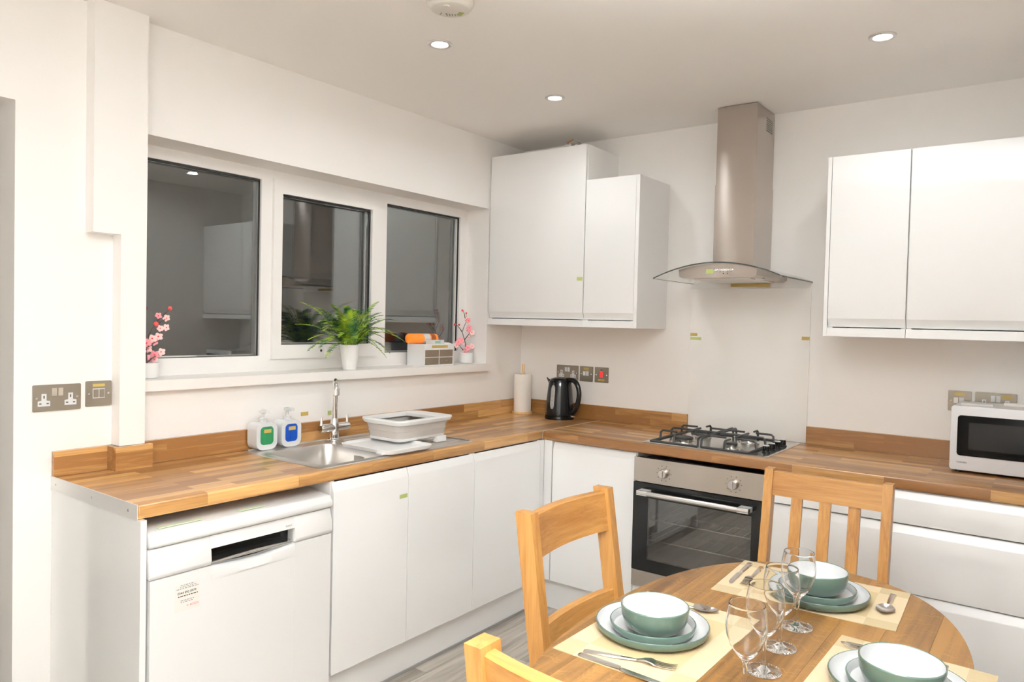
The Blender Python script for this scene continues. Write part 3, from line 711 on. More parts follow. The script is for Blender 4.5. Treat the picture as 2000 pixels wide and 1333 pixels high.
# soap bottles
def soap(lbl, y, mat, zt_, grp):
    y0,y1=y-.049,y+.049; x0,x1=.030,.094; z0=WZ+.0036
    t=thing('soap_dispenser',lbl,'soap dispenser',((x0+x1)/2,y,z0),grp)
    c=(z0+z0+.112)/2
    out=rrect(.098,.112,.030,6,y,c); inn=rrect(.062,.074,.016,6,y-.000,c+.002)
    mb=MB(); b=mb.bm
    A=[b.verts.new((x1,u,v)) for u,v in out]; I=[b.verts.new((x1,u,v)) for u,v in inn]; I2=[b.verts.new((x1-.006,u,v)) for u,v in inn]
    B=[b.verts.new((x0,u,v)) for u,v in out]; n=len(A)
    for i in range(n):
        j=(i+1)%n; b.faces.new([A[i],A[j],I[j],I[i]]); b.faces.new([I[i],I[j],I2[j],I2[i]]); b.faces.new([A[j],A[i],B[i],B[j]])
    b.faces.new(I2); b.faces.new(B[::-1]); bmesh.ops.recalc_face_normals(b, faces=b.faces)
    part('bottle', mb, 'white', t, 40)
    zlo=c+.002-.037
    part('soap_window', MB().prism(rrect(.061,.073,.0155,6,y,c+.002),'x',x1-.0058,x1-.001), mat, t, label='window showing coloured soap')
    part('dip_tube', MB().box((x1-.001,y-.004,zlo+.004),(x1-.0002,y+.004,c+.02)), mat, t)
    part('tape_label', MB().box((x1-.001,y-.014,c+.013),(x1+.0003,y+.020,c+.028)), pmat('tan_tape',(.72,.45,.18),.5) if 0 else 'tape', t, 0)
    part('pump_collar', MB().lathe([(.016,z0+.112),(.016,z0+.124),(.009,z0+.127),(.006,z0+.130),(.006,z0+.150),(0,z0+.150)],((x0+x1)/2,y,0),20), 'white', t)
    part('pump_head', MB().box(((x0+x1)/2-.010,y-.010,z0+.150),((x0+x1)/2+.036,y+.010,z0+.162),.004), 'white', t)
    return t
soap('white soap dispenser showing green liquid, standing by the sink', -1.876, 'soapg', 0, 'soap dispensers by the sink')
soap('white soap dispenser showing blue liquid, standing by the sink', -1.757, 'soapb', 0, 'soap dispensers by the sink')
# ochre tapes stuck on the wall over the sink
label_tag(wall_left,(0,-1.640,1.022),(0,-1.600,1.039),'tape','x'); label_tag(wall_left,(0,-1.492,1.012),(0,-1.470,1.032),'tapeg','x')

# dish tray and rack
tz=sz+.0065
t = thing('drip_tray', 'flat white plastic drip tray on the drainer, under the dish rack', 'tray', (.41,-1.5,tz))
tm=MB(); 
def trring(ins,z,r=.03): return [(u,v,z) for u,v in rrect(.31-2*ins,.26-2*ins,r,5,.415,-1.515)]
tm.loft([trring(.012,tz),trring(.004,tz+.004),trring(0,tz+.018),trring(.003,tz+.020),trring(.010,tz+.019),trring(.018,tz+.012)])
part('tray', tm, 'plas', t)
part('spout_lip', MB().prism([(.50,-1.655),(.54,-1.66),(.545,-1.62),(.50,-1.60)],'z',tz+.002,tz+.012,.003), 'plas', t)
rz=tz+.021
t = thing('dish_rack', 'collapsible white and grey dish rack standing on the drainer', 'dish rack', (.367,-1.345,rz))
X0,X1,Y0,Y1=.238,.492,-1.520,-1.165
def rk(ins,z,r): return [(u,v,z) for u,v in rrect(X1-X0-2*ins,Y1-Y0-2*ins,r,5,(X0+X1)/2,(Y0+Y1)/2)]
ft=MB().loft([rk(.036,rz,.03),rk(.030,rz+.004,.03),rk(.026,rz+.014,.035),rk(.030,rz+.016,.03)])
for x,y in ((.275,-1.23),(.455,-1.23)): ft.box((x-.012,y-.03,tz-.0003),(x+.012,y+.03,rz+.004),.004)
part('base', ft, 'plas', t)
part('sleeve', MB().loft([rk(.027,rz+.014,.035),rk(.0215,rz+.042,.035),rk(.0235,rz+.044,.034),rk(.0165,rz+.072,.035),rk(.022,rz+.072,.03),rk(.031,rz+.016,.03)]), 'grey', t, label='grey silicone folding sleeve')
part('rim', MB().loft([rk(.0175,rz+.070,.036),rk(.006,rz+.076,.040),rk(0,rz+.089,.042),rk(.001,rz+.094,.042),rk(.014,rz+.095,.040),rk(.034,rz+.092,.03),rk(.036,rz+.080,.03),rk(.024,rz+.072,.03),rk(.0185,rz+.071,.034)],cap=False), 'plas', t)
part('end_shelf', MB().box((X0+.02,Y1-.095,rz+.080),(X1-.02,Y1-.02,rz+.0925),.004), 'plas', t)
rb=MB()
for k in range(9): rb.box((X0+.06,Y0+.05+k*.024,rz+.016),(X1-.06,Y0+.056+k*.024,rz+.030),.002)
part('plate_rib', rb, 'grey', t, kind='stuff')

# kitchen roll
t = thing('paper_towel_holder', 'wooden kitchen roll holder with a round base and dowel, in the corner', 'roll holder', (.088,-.095,WZ))
part('base', MB().lathe([(0,WZ+.0003),(.060,WZ+.0003),(.062,WZ+.004),(.062,WZ+.010),(.060,WZ+.013),(0,WZ+.013)],(.088,-.095,0),36), 'pale_wood', t)
part('dowel', MB().lathe([(.008,WZ+.013),(.008,1.200),(.006,1.208),(0,1.209)],(.088,-.095,0),16), 'pale_wood', t)
t = thing('kitchen_roll', 'white paper kitchen roll on the wooden holder in the corner', 'kitchen roll', (.088,-.095,WZ+.0135))
part('paper', MB().lathe([(.020,WZ+.0135),(.051,WZ+.0135),(.0525,WZ+.02),(.0525,1.143),(.051,1.1475),(.020,1.1475),(.020,WZ+.0135)],(.088,-.095,0),40), 'paper', t)
part('cardboard_core', MB().lathe([(.0198,WZ+.0135),(.0198,1.1475),(.0178,1.1475),(.0178,WZ+.0135),(.0198,WZ+.0135)],(.088,-.095,0),24), pmat('cardboard',(.45,.33,.20),.8), t)

# ------------------------------------------------------------------ kettle (built around its own origin, facing -y)
t = thing('kettle', 'black cordless jug kettle on the worktop, below the wall sockets', 'kettle', (0,0,0))
mb=MB()
part('power_base', MB().lathe([(0,.0003),(.084,.0003),(.085,.006),(.083,.018),(.070,.020),(0,.020)],seg=36), 'black', t)
prof=[(.080,.020),(.0815,.026),(.080,.035),(.077,.10),(.071,.165),(.065,.210),(.063,.216)]
part('jug', MB().lathe([(0,.020)]+prof+[(0,.217)],seg=40), 'black', t)
part('lid', MB().lathe([(.061,.217),(.060,.223),(.050,.232),(.030,.238),(0,.240)],seg=36), 'black', t)
part('spout', MB().loft([[(-.058,-.020,.20),(-.058,.020,.20),(-.064,.0,.165)],[(-.082,-.012,.222),(-.082,.012,.222),(-.076,0,.195)],[(-.092,-.006,.232),(-.092,.006,.232),(-.088,0,.222)]]), 'black', t)
hd=[(.045,0,.226),(.085,0,.226),(.112,0,.208),(.127,0,.17),(.128,0,.13),(.117,0,.085),(.098,0,.05),(.078,0,.036)]
def smooth_path(P,m=4):
    P=[Vector(p) for p in P]; Q=[]
    for i in range(len(P)-1):
        a,b,c,d=P[max(i-1,0)],P[i],P[i+1],P[min(i+2,len(P)-1)]
        for k in range(m):
            t_=k/m; Q.append(tuple(.5*((2*b)+(c-a)*t_+(2*a-5*b+4*c-d)*t_**2+(3*b-a-3*c+d)*t_**3)))
    return Q+[tuple(P[-1])]
part('handle', MB().tube(smooth_path(hd),.0138,14,True,1.0), 'black', t)
def jugr(z):
    for (r0,z0),(r1,z1) in zip(prof,prof[1:]):
        if z0<=z<=z1: return r0+(r1-r0)*(z-z0)/(z1-z0)
    return .07
gw=MB(); rows=10
A_=math.radians(-90)
rings=[]
for k in range(rows+1):
    z=.062+k*(.196-.062)/rows; r=jugr(z); hwid=[.006,.0115,.0128,.013,.013,.013,.013,.013,.0128,.0115,.006][k]
    ring=[]
    for q in range(5):
        a=A_+(q-2)/2*hwid/r; ring.append(((r+.0022)*math.cos(a),(r+.0022)*math.sin(a),z))
    rings.append(ring)
gw.loft(rings,closed=False,cap=False)
part('water_gauge', gw, pmat('gauge_plastic',(.36,.35,.34),.3), t, label='grey water level window')
gm=MB()
for z in (.085,.110,.135,.158):
    r=jugr(z)+.0028
    gm.box((r*math.cos(A_)-.003,r*math.sin(A_)-.0004,z),(r*math.cos(A_)+.003,r*math.sin(A_)+.0002,z+.0018))
part('gauge_mark', gm, 'ink', t, 0, kind='stuff')
part('switch', MB().box((.078,-.012,.018),(.100,.004,.026),.003), 'chrome', t)
place(t,(.378,-.130,WZ),math.radians(0))

# ------------------------------------------------------------------ sockets and switches
def basis(wall, u, z):
    """front of plate: returns f(lu, lz, d) -> world; wall 'L' is x=0 (u along +y), 'B' is y=0 (u along +x)"""
    if wall=='L': return lambda a,b,d:(d,u+a,z+b)
    return lambda a,b,d:(u+a,-d,z+b)
def wbox(mb,f,a0,b0,d0,a1,b1,d1,bev=0):
    p,q=f(a0,b0,d0),f(a1,b1,d1)
    return mb.box([min(i,j) for i,j in zip(p,q)],[max(i,j) for i,j in zip(p,q)],bev)
def wprism(mb,wall,u,z,poly,d0,d1):
    if wall=='L': return mb.prism([(u+a,z+b) for a,b in poly],'x',d0,d1)
    return mb.prism([(u+a,z+b) for a,b in poly],'y',-d1,-d0)
def plate(name,lbl,wall,u,z,wid,kind,tape=None):
    f=basis(wall,u,z); h=.088
    t=thing(name,lbl,'socket' if 'socket' in name else 'switch',f(0,0,0),'brushed metal electrical plates on the walls')
    part('plate', wprism(MB(),wall,u,z,rrect(wid,h,.004,3),.0005,.0045), 'plate', t)
    sc=MB()
    for s in (-1,1): wprism(sc,wall,u+s*(wid/2-.011),z-.0,rrect(.007,.007,.0034,3),.0045,.0055)
    part('screw', sc, 'chrome', t)
    if kind=='double':
        for s in (-1,1):
            c=s*.0405; zz=-.014
            T_=[(-.0185,-.013),(.0185,-.013),(.0185,.004),(.0075,.006),(.0075,.028),(-.0075,.028),(-.0075,.006),(-.0185,.004)]
            o=part('outlet', wprism(MB(),wall,u+c,z+zz,T_,.0045,.0056), 'white', t, 0, label='white three-pin outlet')
            hl=MB(); wbox(hl,f,c-.002,zz+.013,.0056,c+.002,zz+.022,.0058)
            for q in (-1,1): wbox(hl,f,c+q*.011-.0035,zz-.006,.0056,c+q*.011+.0035,zz-.0022,.0058)
            part('pin_hole', hl, 'ink', o, 0)
        for s in (-1,1): part('rocker', wbox(MB(),f,s*.0095-.0072,.006,.0045,s*.0095+.0072,.032,.0072,.0012), 'white' if wall!='L' else pmat('rocker_steel',(.62,.57,.50),.3,.6), t)
    elif kind=='fused':
        part('surround', wbox(MB(),f,-.020,-.016,.0045,.020,.018,.0055,.0008), 'white', t)
        part('rocker', wbox(MB(),f,.002,-.013,.0055,.018,.015,.0075,.001), 'plate', t)
        part('fuse_holder', wbox(MB(),f,-.018,-.013,.0055,-.001,.015,.0066,.0008), 'plate', t)
    elif kind=='rocker':
        part('rocker', wbox(MB(),f,-.002,-.010,.0045,.016,.016,.0075,.001), 'white', t)
        part('fuse_holder', wbox(MB(),f,-.022,-.010,.0045,-.006,.014,.0060,.001), 'alu', t)
    elif kind=='red':
        part('rocker', wbox(MB(),f,-.009,-.014,.0045,.009,.020,.0085,.0015), 'redsw', t, label='red cooker switch')
        part('neon', wbox(MB(),f,-.006,.026,.0045,.006,.031,.0055), 'ink', t)
    if tape:
        a=f(tape[0],tape[1],.0047); b=f(tape[2],tape[3],.0047)
        label_tag(t,a,b,'tape','x' if wall=='L' else 'y',.0005 if wall=='L' else -.0005)
    return t
plate('wall_socket','brushed metal double socket on the window wall next to the doorway','L',-2.6255,1.172,.147,'double')
plate('fused_switch','brushed metal fused switch on the window wall, beside the double socket','L',-2.494,1.177,.086,'fused',(-.020,.024,.020,.034))
plate('wall_socket','brushed metal double socket half hidden by the black kettle','B',.345,1.168,.150,'double')
plate('fused_switch','metal switch plate with a white rocker, between kettle socket and red switch','B',.475,1.168,.088,'rocker',(-.018,.022,.016,.036))
plate('cooker_switch','square metal plate with a red rocker, on the wall above the worktop','B',.576,1.168,.090,'red',(-.022,-.036,.020,-.024))
plate('fused_switch','square metal switch plate peeping out at the microwave\'s corner','B',2.336,1.166,.086,'rocker',(-.020,.022,.018,.036))
plate('wall_socket','brushed metal double socket mostly hidden behind the microwave','B',2.465,1.166,.148,'double',(.020,.022,.056,.038))

# ------------------------------------------------------------------ microwave
MX0,MX1,MY,MZ0,MZ1=2.338,WR-.012,-.318,WZ+.010,1.172
t = thing('microwave', 'silver-white microwave oven on the worktop at the far end', 'microwave', ((MX0+MX1)/2,-.17,WZ))
part('case', MB().box((MX0+.006,MY+.02,MZ0),(MX1-.004,-.030,MZ1-.003),.006), pmat('microwave_white',(.70,.69,.70),.3), t)
part('front', MB().prism(rrect(MX1-MX0,MZ1-MZ0,.012,4,(MX0+MX1)/2,(MZ0+MZ1)/2),'y',MY,MY+.02,.003,2), pmat('microwave_front',(.68,.67,.68),.28), t)
dw_=part('door', MB().prism(rrect(MX1-MX0-.036,.158,.012,4,MX0+.024+(MX1-MX0-.036)/2,1.057),'y',MY-.003,MY+.001), 'mwb', t, label='black glass door')
part('window', MB().box((MX0+.062,MY-.0033,1.005),(MX1-.07,MY-.003,1.110)), pmat('smoked_window',(.016,.015,.015),.12,spec=.16), dw_, 0, label='dark see-through window')
for x in (MX0+.03,MX1-.03):
    for y in (-.29,-.06): part('foot', MB().lathe([(.011,WZ+.0003),(.013,MZ0+.001),(0,MZ0+.001)],(x,y,0),14), 'rubber', t)
text('maker_lettering','TOSHIBA',.0088,'ink',t,(MX0+.024,MY-.0004,.9485),(1,0,0),(0,0,1),0)
part('tape_label', MB().box((2.50,-.12,MZ1-.003),(2.58,-.10,MZ1+.008)), 'paper', t, 0)
part('vent_strip', MB().box((2.36,-.20,MZ1-.003),(2.47,-.15,MZ1+.002),.001), 'plas', t)

# ------------------------------------------------------------------ window sill items
SZ=1.2148
def pot_profile(r0,r1,h,t_=.004): return [(0,0),(r0-.004,0),(r0,.004),(r1,h-.002),(r1-.001,h),(r1-t_,h),(r0-t_+.002,h*.25),(0,h*.25)]
t = thing('potted_fern', 'bushy green fern in a white tapered pot on the window sill', 'plant', (-.018,-1.352,SZ))
part('pot', MB().lathe([(r,h+SZ) for r,h in pot_profile(.032,.046,.119)],(-.018,-1.352,0),36), 'pot', t)
part('soil', MB().lathe([(.0415,SZ+.105),(.02,SZ+.112),(0,SZ+.113)],(-.018,-1.352,0),24), 'soil', t)
tips=[((-.06,-1.620,1.528),.10),((-.02,-1.667,1.427),.08),((-.03,-1.549,1.506),.10),((.00,-1.490,1.522),.12),((.03,-1.424,1.515),.14),((-.10,-1.095,1.548),.10),
 ((.00,-1.066,1.452),.13),((-.02,-.985,1.343),.16),((.04,-1.144,1.287),.14),((.07,-1.195,1.270),.13),((.06,-1.560,1.275),.12),((.05,-1.650,1.310),.13),
 ((.00,-1.610,1.357),.11),((-.09,-1.083,1.492),.10),((.12,-1.436,1.356),.13),((.00,-1.50,1.45),.12),((.04,-1.56,1.40),.12),((.02,-1.40,1.50),.15),((-.03,-1.33,1.50),.14),
 ((-.06,-1.26,1.50),.12),((.03,-1.28,1.47),.13),((.05,-1.20,1.40),.13),((.01,-1.10,1.39),.14),((.09,-1.32,1.40),.12),((.08,-1.46,1.33),.12),((.07,-1.25,1.32),.12),((-.08,-1.50,1.40),.10),((-.09,-1.22,1.40),.10),((.03,-1.58,1.44),.12),((.10,-1.52,1.37),.12)]
for k in range(12):
    a=random.uniform(-1.25,1.25); tips.append(((random.uniform(-.05,.09),-1.352+.22*math.sin(a)+random.uniform(-.02,.02),1.33+.17*math.cos(a)*random.uniform(.6,1.05)),random.uniform(.09,.15)))
for k in range(14):
    a=random.uniform(.55,1.5)*(1 if k%2 else -1); rr_=random.uniform(.17,.25)
    tips.append(((random.uniform(-.04,.11),-1.352+rr_*math.sin(a)*1.05,1.32+rr_*math.cos(a)*.8+random.uniform(-.03,.03)),random.uniform(.08,.14)))
c0=Vector((-.018,-1.352,SZ+.11))
for tip,arch in tips:
    tip=Vector(tip); d=tip-c0; p0=c0+Vector((d.x,d.y,0))*.10
    mid=(p0+tip)/2+Vector((0,0,arch*.75)) - Vector((d.x,d.y,0))*.10
    pts=[]; n=22
    for k in range(n+1):
        u=k/n; pts.append(p0*(1-u)**2+mid*2*u*(1-u)+tip*u*u)
    mb=MB(); mb.tube([tuple(p) for p in pts[::2]],[.0014]*(len(pts[::2])-1)+[.0005],4)
    L_=sum((pts[k+1]-pts[k]).length for k in range(n)); b=mb.bm
    nl=int(L_/.0088); 
    for k in range(2,nl):
        u=k/nl; i=min(int(u*n),n-1); fr_=u*n-i; p=pts[i].lerp(pts[i+1],fr_); tg=(pts[i+1]-pts[i]).normalized()
        side=tg.cross(Vector((0,0,1)));
        if side.length<.1: side=Vector((0,1,0))
        side.normalize(); up=side.cross(tg)
        ln=.036*min(1,.34+2.4*u)*(1-u)**.55+.002
        for s in (-1,1):
            o=(side*s*.92+tg*.35+up*random.uniform(-.12,.22)); o.normalize()
            e_=p+o*ln; wv=tg*.0029
            m1=p+o*ln*.55
            vs=[b.verts.new(q) for q in (p-wv*.7,m1-wv*1.05,e_,m1+wv*1.05,p+wv*.7)]
            b.faces.new(vs)
    part('frond', mb, 'fern', t, 0)
def blossom_pot(lbl, cx, cy, stems, flowers):
    t=thing('potted_blossom',lbl,'plant',(cx,cy,SZ),'small pink blossom pots on the window sill')
    part('pot', MB().lathe([(r,h+SZ) for r,h in [(0,0),(.034,0),(.040,.004),(.0425,.016),(.0425,.058),(.041,.060),(.039,.058),(.039,.02),(0,.02)]],(cx,cy,0),36), 'pot', t)
    part('soil', MB().lathe([(.0388,SZ+.050),(0,SZ+.052)],(cx,cy,0),24), 'soil', t)
    for st in stems: part('branch', MB().tube(st,[.0028-.0016*k/(len(st)-1) for k in range(len(st))],6), 'twig', t)
    for (p,r,kind) in flowers:
        p=Vector(p); mb=MB()
        if kind=='bud': part('bud', MB().ball(p,r,2,(1,1,1.1)), 'red', t); continue
        ax=Vector((.8,-.45,random.uniform(-.3,.5))); ax+=Vector((random.uniform(-.5,.5),random.uniform(-.5,.5),0)); ax.normalize()
        e1=ax.cross(Vector((0,0,1))).normalized(); e2=ax.cross(e1)
        for k in range(5):
            a=2*PI*k/5+random.random()*.3; d=e1*math.cos(a)+e2*math.sin(a)
            c=p+d*r*.55+ax*r*.15; q=ax.cross(d)
            R3=Matrix(((d.x,q.x,ax.x),(d.y,q.y,ax.y),(d.z,q.z,ax.z))).to_4x4()
            bm2=bmesh.new(); bmesh.ops.create_icosphere(bm2,subdivisions=1,radius=1)
            mb._add(bm2,mat=Matrix.Translation(c)@R3@Matrix.Diagonal((r*.55,r*.48,r*.20,1)))
        part('flower', mb, 'pink' if kind=='pink' else 'pale', t)
        part('flower_centre', MB().ball(p+ax*r*.3,r*.2,1), 'red', t)
    return t
cx,cy=-.078,-2.285
bl=[(-2.188,1.481,'bud',.008),(-2.234,1.452,'pink',.013),(-2.206,1.444,'pale',.014),(-2.246,1.420,'bud',.009),(-2.209,1.407,'pale',.014),(-2.229,1.403,'pale',.013),(-2.259,1.362,'pale',.018),(-2.232,1.370,'pale',.017),(-2.284,1.348,'pink',.018),(-2.251,1.352,'pink',.015),(-2.272,1.325,'pale',.016),(-2.250,1.303,'pink',.017),(-2.230,1.312,'pale',.016),(-2.278,1.288,'pink',.017),(-2.248,1.283,'pale',.015),(-2.30,1.32,'pink',.016)]
blossom_pot('small pink blossom branch in a white pot beside the boxed pipes',cx,cy,
  [[(cx,cy,SZ+.05),(-.085,-2.285,1.33),(-.09,-2.272,1.38),(-.09,-2.248,1.425),(-.09,-2.216,1.455),(-.09,-2.19,1.480)],[(-.085,-2.285,1.33),(-.085,-2.26,1.345),(-.09,-2.23,1.36)],[(-.088,-2.248,1.42),(-.09,-2.225,1.43),(-.09,-2.208,1.44)],[(cx,cy,SZ+.06),(-.08,-2.265,1.29),(-.085,-2.235,1.305)]],
  [((-.09+random.uniform(-.008,.012),y,z),r,k) for y,z,k,r in bl])
cx,cy=-.092,-.418
br=[(-.452,1.519,'bud',.006),(-.430,1.504,'bud',.006),(-.415,1.462,'pink',.014),(-.424,1.468,'pale',.012),(-.515,1.437,'bud',.007),(-.480,1.436,'bud',.006),(-.393,1.42,'pink',.014),(-.380,1.392,'pale',.014),(-.388,1.405,'pink',.013),(-.500,1.338,'pink',.016),(-.512,1.318,'pale',.014),(-.470,1.345,'pink',.016),(-.455,1.332,'pale',.014),(-.405,1.362,'pale',.010),(-.412,1.302,'pink',.016),(-.373,1.311,'pale',.014),(-.43,1.287,'pink',.015),(-.445,1.280,'pale',.013)]
blossom_pot('small pink blossom branch in a white pot beside the drawer organizer',cx,cy,
  [[(cx,cy,SZ+.05),(-.09,-.42,1.30),(-.09,-.435,1.35),(-.09,-.458,1.395),(-.09,-.44,1.43),(-.09,-.418,1.462),(-.09,-.43,1.505)],[(-.09,-.458,1.395),(-.09,-.485,1.42),(-.09,-.51,1.437)],[(-.09,-.435,1.35),(-.09,-.395,1.385),(-.09,-.385,1.415)],[(cx,cy,SZ+.06),(-.09,-.46,1.30),(-.09,-.49,1.33)],[(-.09,-.42,1.28),(-.09,-.40,1.295),(-.09,-.372,1.31)],[(-.09,-.43,1.46),(-.09,-.442,1.50),(-.09,-.452,1.519)]],
  [((-.09+random.uniform(-.008,.012),y,z),r*(1.0 if k=='bud' else 1.22),k) for y,z,k,r in br])
# drawer organizer with things on top
ox0,ox1,oy0,oy1,oz=-.128,-.002,-.860,-.628,SZ
t = thing('drawer_organizer', 'small white desktop organizer with four smoky drawers on the sill', 'organizer', ((ox0+ox1)/2,(oy0+oy1)/2,oz))
oh=.116; q=.006
part('case', MB().box((ox0,oy0,oz),(ox1,oy0+q,oz+oh)).box((ox0,oy1-q,oz),(ox1,oy1,oz+oh)).box((ox0,oy0+q,oz+q),(ox0+q,oy1-q,oz+.086)).box((ox0,oy0+q,oz),(ox1,oy1-q,oz+q)).box((ox0,oy0+q,oz+.086),(ox1,oy1-q,oz+oh)).box((ox0+q,oy0+q,oz+.0445),(ox1-.001,oy1-q,oz+.0475)).box((ox0+q,(oy0+oy1)/2-.002,oz+q),(ox1-.0005,(oy0+oy1)/2+.002,oz+.086)), 'plas', t, 0)
ym=(oy0+oy1)/2
for a,b in ((oy0+q+.001,ym-.003),(ym+.003,oy1-q-.001)):
    for z0,z1 in ((oz+q+.001,oz+.0435),(oz+.0485,oz+.085)):
        d=part('drawer', MB().box((ox1-.004,a,z0),(ox1-.001,b,z1)).box((ox0+.01,a,z0),(ox1-.004,b,z0+.002)), 'smoke', t, 0)
        part('knob', MB().ball((ox1+.002,(a+b)/2,(z0+z1)/2),.0035,1), 'clear', d)
cnt=MB()
label_tag(t,(ox1,-.803,oz+.096),(ox1,-.678,oz+.110),'tape','x')
for (y,z,col,nm) in ((-.80,oz+.055,'pink','sachet'),(-.69,oz+.055,'pale_wood','sachet'),(-.68,oz+.012,'paper','sachet')):
    part(nm, MB().ball((ox1-.03,y,z+.008),.014,2,(.7,1.6,.7)), col, t)
tz=oz+oh+.0004
t = thing('biscuit_pack', 'round orange packet of biscuits lying on the drawer organizer', 'biscuits', (-.085,-.785,tz))
part('wrapper', MB().lathe([(0,-.905),(.010,-.904),(.024,-.898),(.027,-.890),(.0275,-.80),(.027,-.705),(.025,-.690),(.012,-.678),(0,-.676)],(-.085,0,tz+.0276),30,'y'), 'orange', t)
part('printed_badge', MB().box((-.0575,-.81,tz+.030),(-.0572,-.745,tz+.05)) if 0 else MB().lathe([(.0278,-.800),(.0279,-.775),(.0278,-.755)],(-.085,0,tz+.0276),30,'y'), 'white', t, label='white printed band')
part('printed_band', MB().lathe([(.0278,-.746),(.0279,-.735),(.0278,-.712)],(-.085,0,tz+.0276),30,'y'), 'brown', t, label='brown printed band')
t = thing('tissue_pack', 'little white pack with green lettering on the drawer organizer', 'packet', (-.03,-.75,tz))
part('pack', MB().box((-.050,-.800,tz),(-.018,-.690,tz+.022),.004), 'white', t)
text('lettering','smol',.022,'inkt',t,(-.0178,-.762,tz+.004),(0,1,0),(0,0,1),.0003)
t = thing('folded_paper', 'thin folded white paper on the drawer organizer, nearest the blossom', 'paper', (-.05,-.66,tz))
part('sheet', MB().box((-.09,-.686,tz),(-.02,-.632,tz+.004),.001).box((-.08,-.684,tz+.0042),(-.025,-.640,tz+.007),.001), 'paper', t)

# ------------------------------------------------------------------ ceiling fittings
def downlight(lbl, x, y):
    t=thing('ceiling_downlight',lbl,'downlight',(x,y,H),'recessed ceiling downlights')
    part('bezel', MB().lathe([(.046,H-.0003),(.046,H-.004),(.042,H-.0065),(.033,H-.0055),(.029,H-.0015),(.029,H-.0003)],(x,y,0),36), 'bezel', t)
    part('lens', MB().lathe([(.0285,H-.0004),(.0285,H-.0022),(0,H-.0030)],(x,y,0),28), 'lamp', t)
    return t
LB=['round chrome downlight in the ceiling, between smoke alarm and the next light toward the corner','round chrome downlight in the ceiling nearest the smoke alarm','round chrome downlight in the ceiling above the wide wall cabinet side']
LB=['round chrome downlight in the ceiling nearest the corner above the tall cabinet','round chrome downlight in the ceiling right beside the smoke alarm','round chrome downlight in the ceiling out in front of the microwave-side wall cabinets']
for i,(x,y) in enumerate(LAMPS): downlight(LB[i], x, y)
dx,dy=1.046,-1.872
t = thing('smoke_alarm', 'round white smoke alarm on the ceiling with slots and a green tag', 'smoke alarm', (dx,dy,H))
part('base', MB().lathe([(0,H-.0004),(.078,H-.0004),(.080,H-.008),(.078,H-.014),(0,H-.014)],(dx,dy,0),40), 'det', t)
part('cover', MB().lathe([(.076,H-.014),(.074,H-.024),(.064,H-.036),(.058,H-.038),(0,H-.038)],(dx,dy,0),40), 'det', t)
AL=Matrix.Translation((dx,dy,H-.038))@Matrix.Rotation(YAW,4,'Z')
for k in range(4): part('sounder_slot', MB().box((-.016+k*.009,.030,-.0012),(-.0125+k*.009,.044,.0005),0,2,AL), 'inkg', t, 0)
part('tape_label', MB().box((-.008,-.015,-.0008),(.008,.015,0),0,2,AL@Matrix.Translation((.030,.028,0))@Matrix.Rotation(.5,4,'Z')), 'tapeg', t, 0)
part('test_button', MB().lathe([(.012,H-.038),(.011,H-.041),(0,H-.0415)],(dx+.01,dy-.03,0),20), 'det', t)
ds=MB()
for a,b in ((-.038,.030),(-.034,.022),(-.018,.026)): ds.box((a,b,-.0008),(a+.004,b+.004,.0005),0,2,AL)
part('status_light', ds, 'ink', t, 0, kind='stuff')

# ------------------------------------------------------------------ dining table
TX,TY,TA,TB,TN,TZ=2.180,-2.080,.388,.672,2.3,.7600
t = thing('dining_table', 'oval oak dining table laid for a meal', 'table', (TX,TY,0))
def half(x):
    u=min(1,abs(x)/TA); return TB*(1-u**TN)**(1/TN)
bw=2*TA/8
for k in range(8):
    xa,xb=-TA+k*bw,-TA+(k+1)*bw; n=10
    xs_=[xa+(xb-xa)*(1-math.cos(PI*i/n))/2 for i in range(n+1)]
    if k==0: xs_=[xa+(xb-xa)*(i/14)**2 for i in range(15)]
    if k==7: xs_=[xb-(xb-xa)*(1-i/14)**2 for i in range(15)]
    up_=[(TX+x,TY+half(x)) for x in xs_]; lo_=[(TX+x,TY-half(x)) for x in xs_[::-1]]
    poly=[]
    for p in up_+lo_:
        if not poly or (abs(p[0]-poly[-1][0])+abs(p[1]-poly[-1][1]))>1e-5: poly.append(p)
    if abs(poly[0][0]-poly[-1][0])+abs(poly[0][1]-poly[-1][1])<1e-5: poly.pop()
    part('top_board', MB().prism(poly,'z',TZ-.026,TZ,.0007,1), 'tab', t)
part('apron', MB().box((TX-.23,TY-.43,TZ-.105),(TX+.23,TY-.41,TZ-.0262)).box((TX-.23,TY+.41,TZ-.105),(TX+.23,TY+.43,TZ-.0262)).box((TX-.25,TY-.43,TZ-.105),(TX-.23,TY+.43,TZ-.0262)).box((TX+.23,TY-.43,TZ-.105),(TX+.25,TY+.43,TZ-.0262)), 'tab', t)
for sx in (-1,1):
    for sy in (-1,1):
        x,y=TX+sx*.252,TY+sy*.447
        part('leg', MB().loft([[(x+a*.019,y+b*.019,.0005) for a,b in ((-1,-1),(1,-1),(1,1),(-1,1))],[(x+a*.027,y+b*.027,TZ-.0262) for a,b in ((-1,-1),(1,-1),(1,1),(-1,1))]]), 'tableg', t)

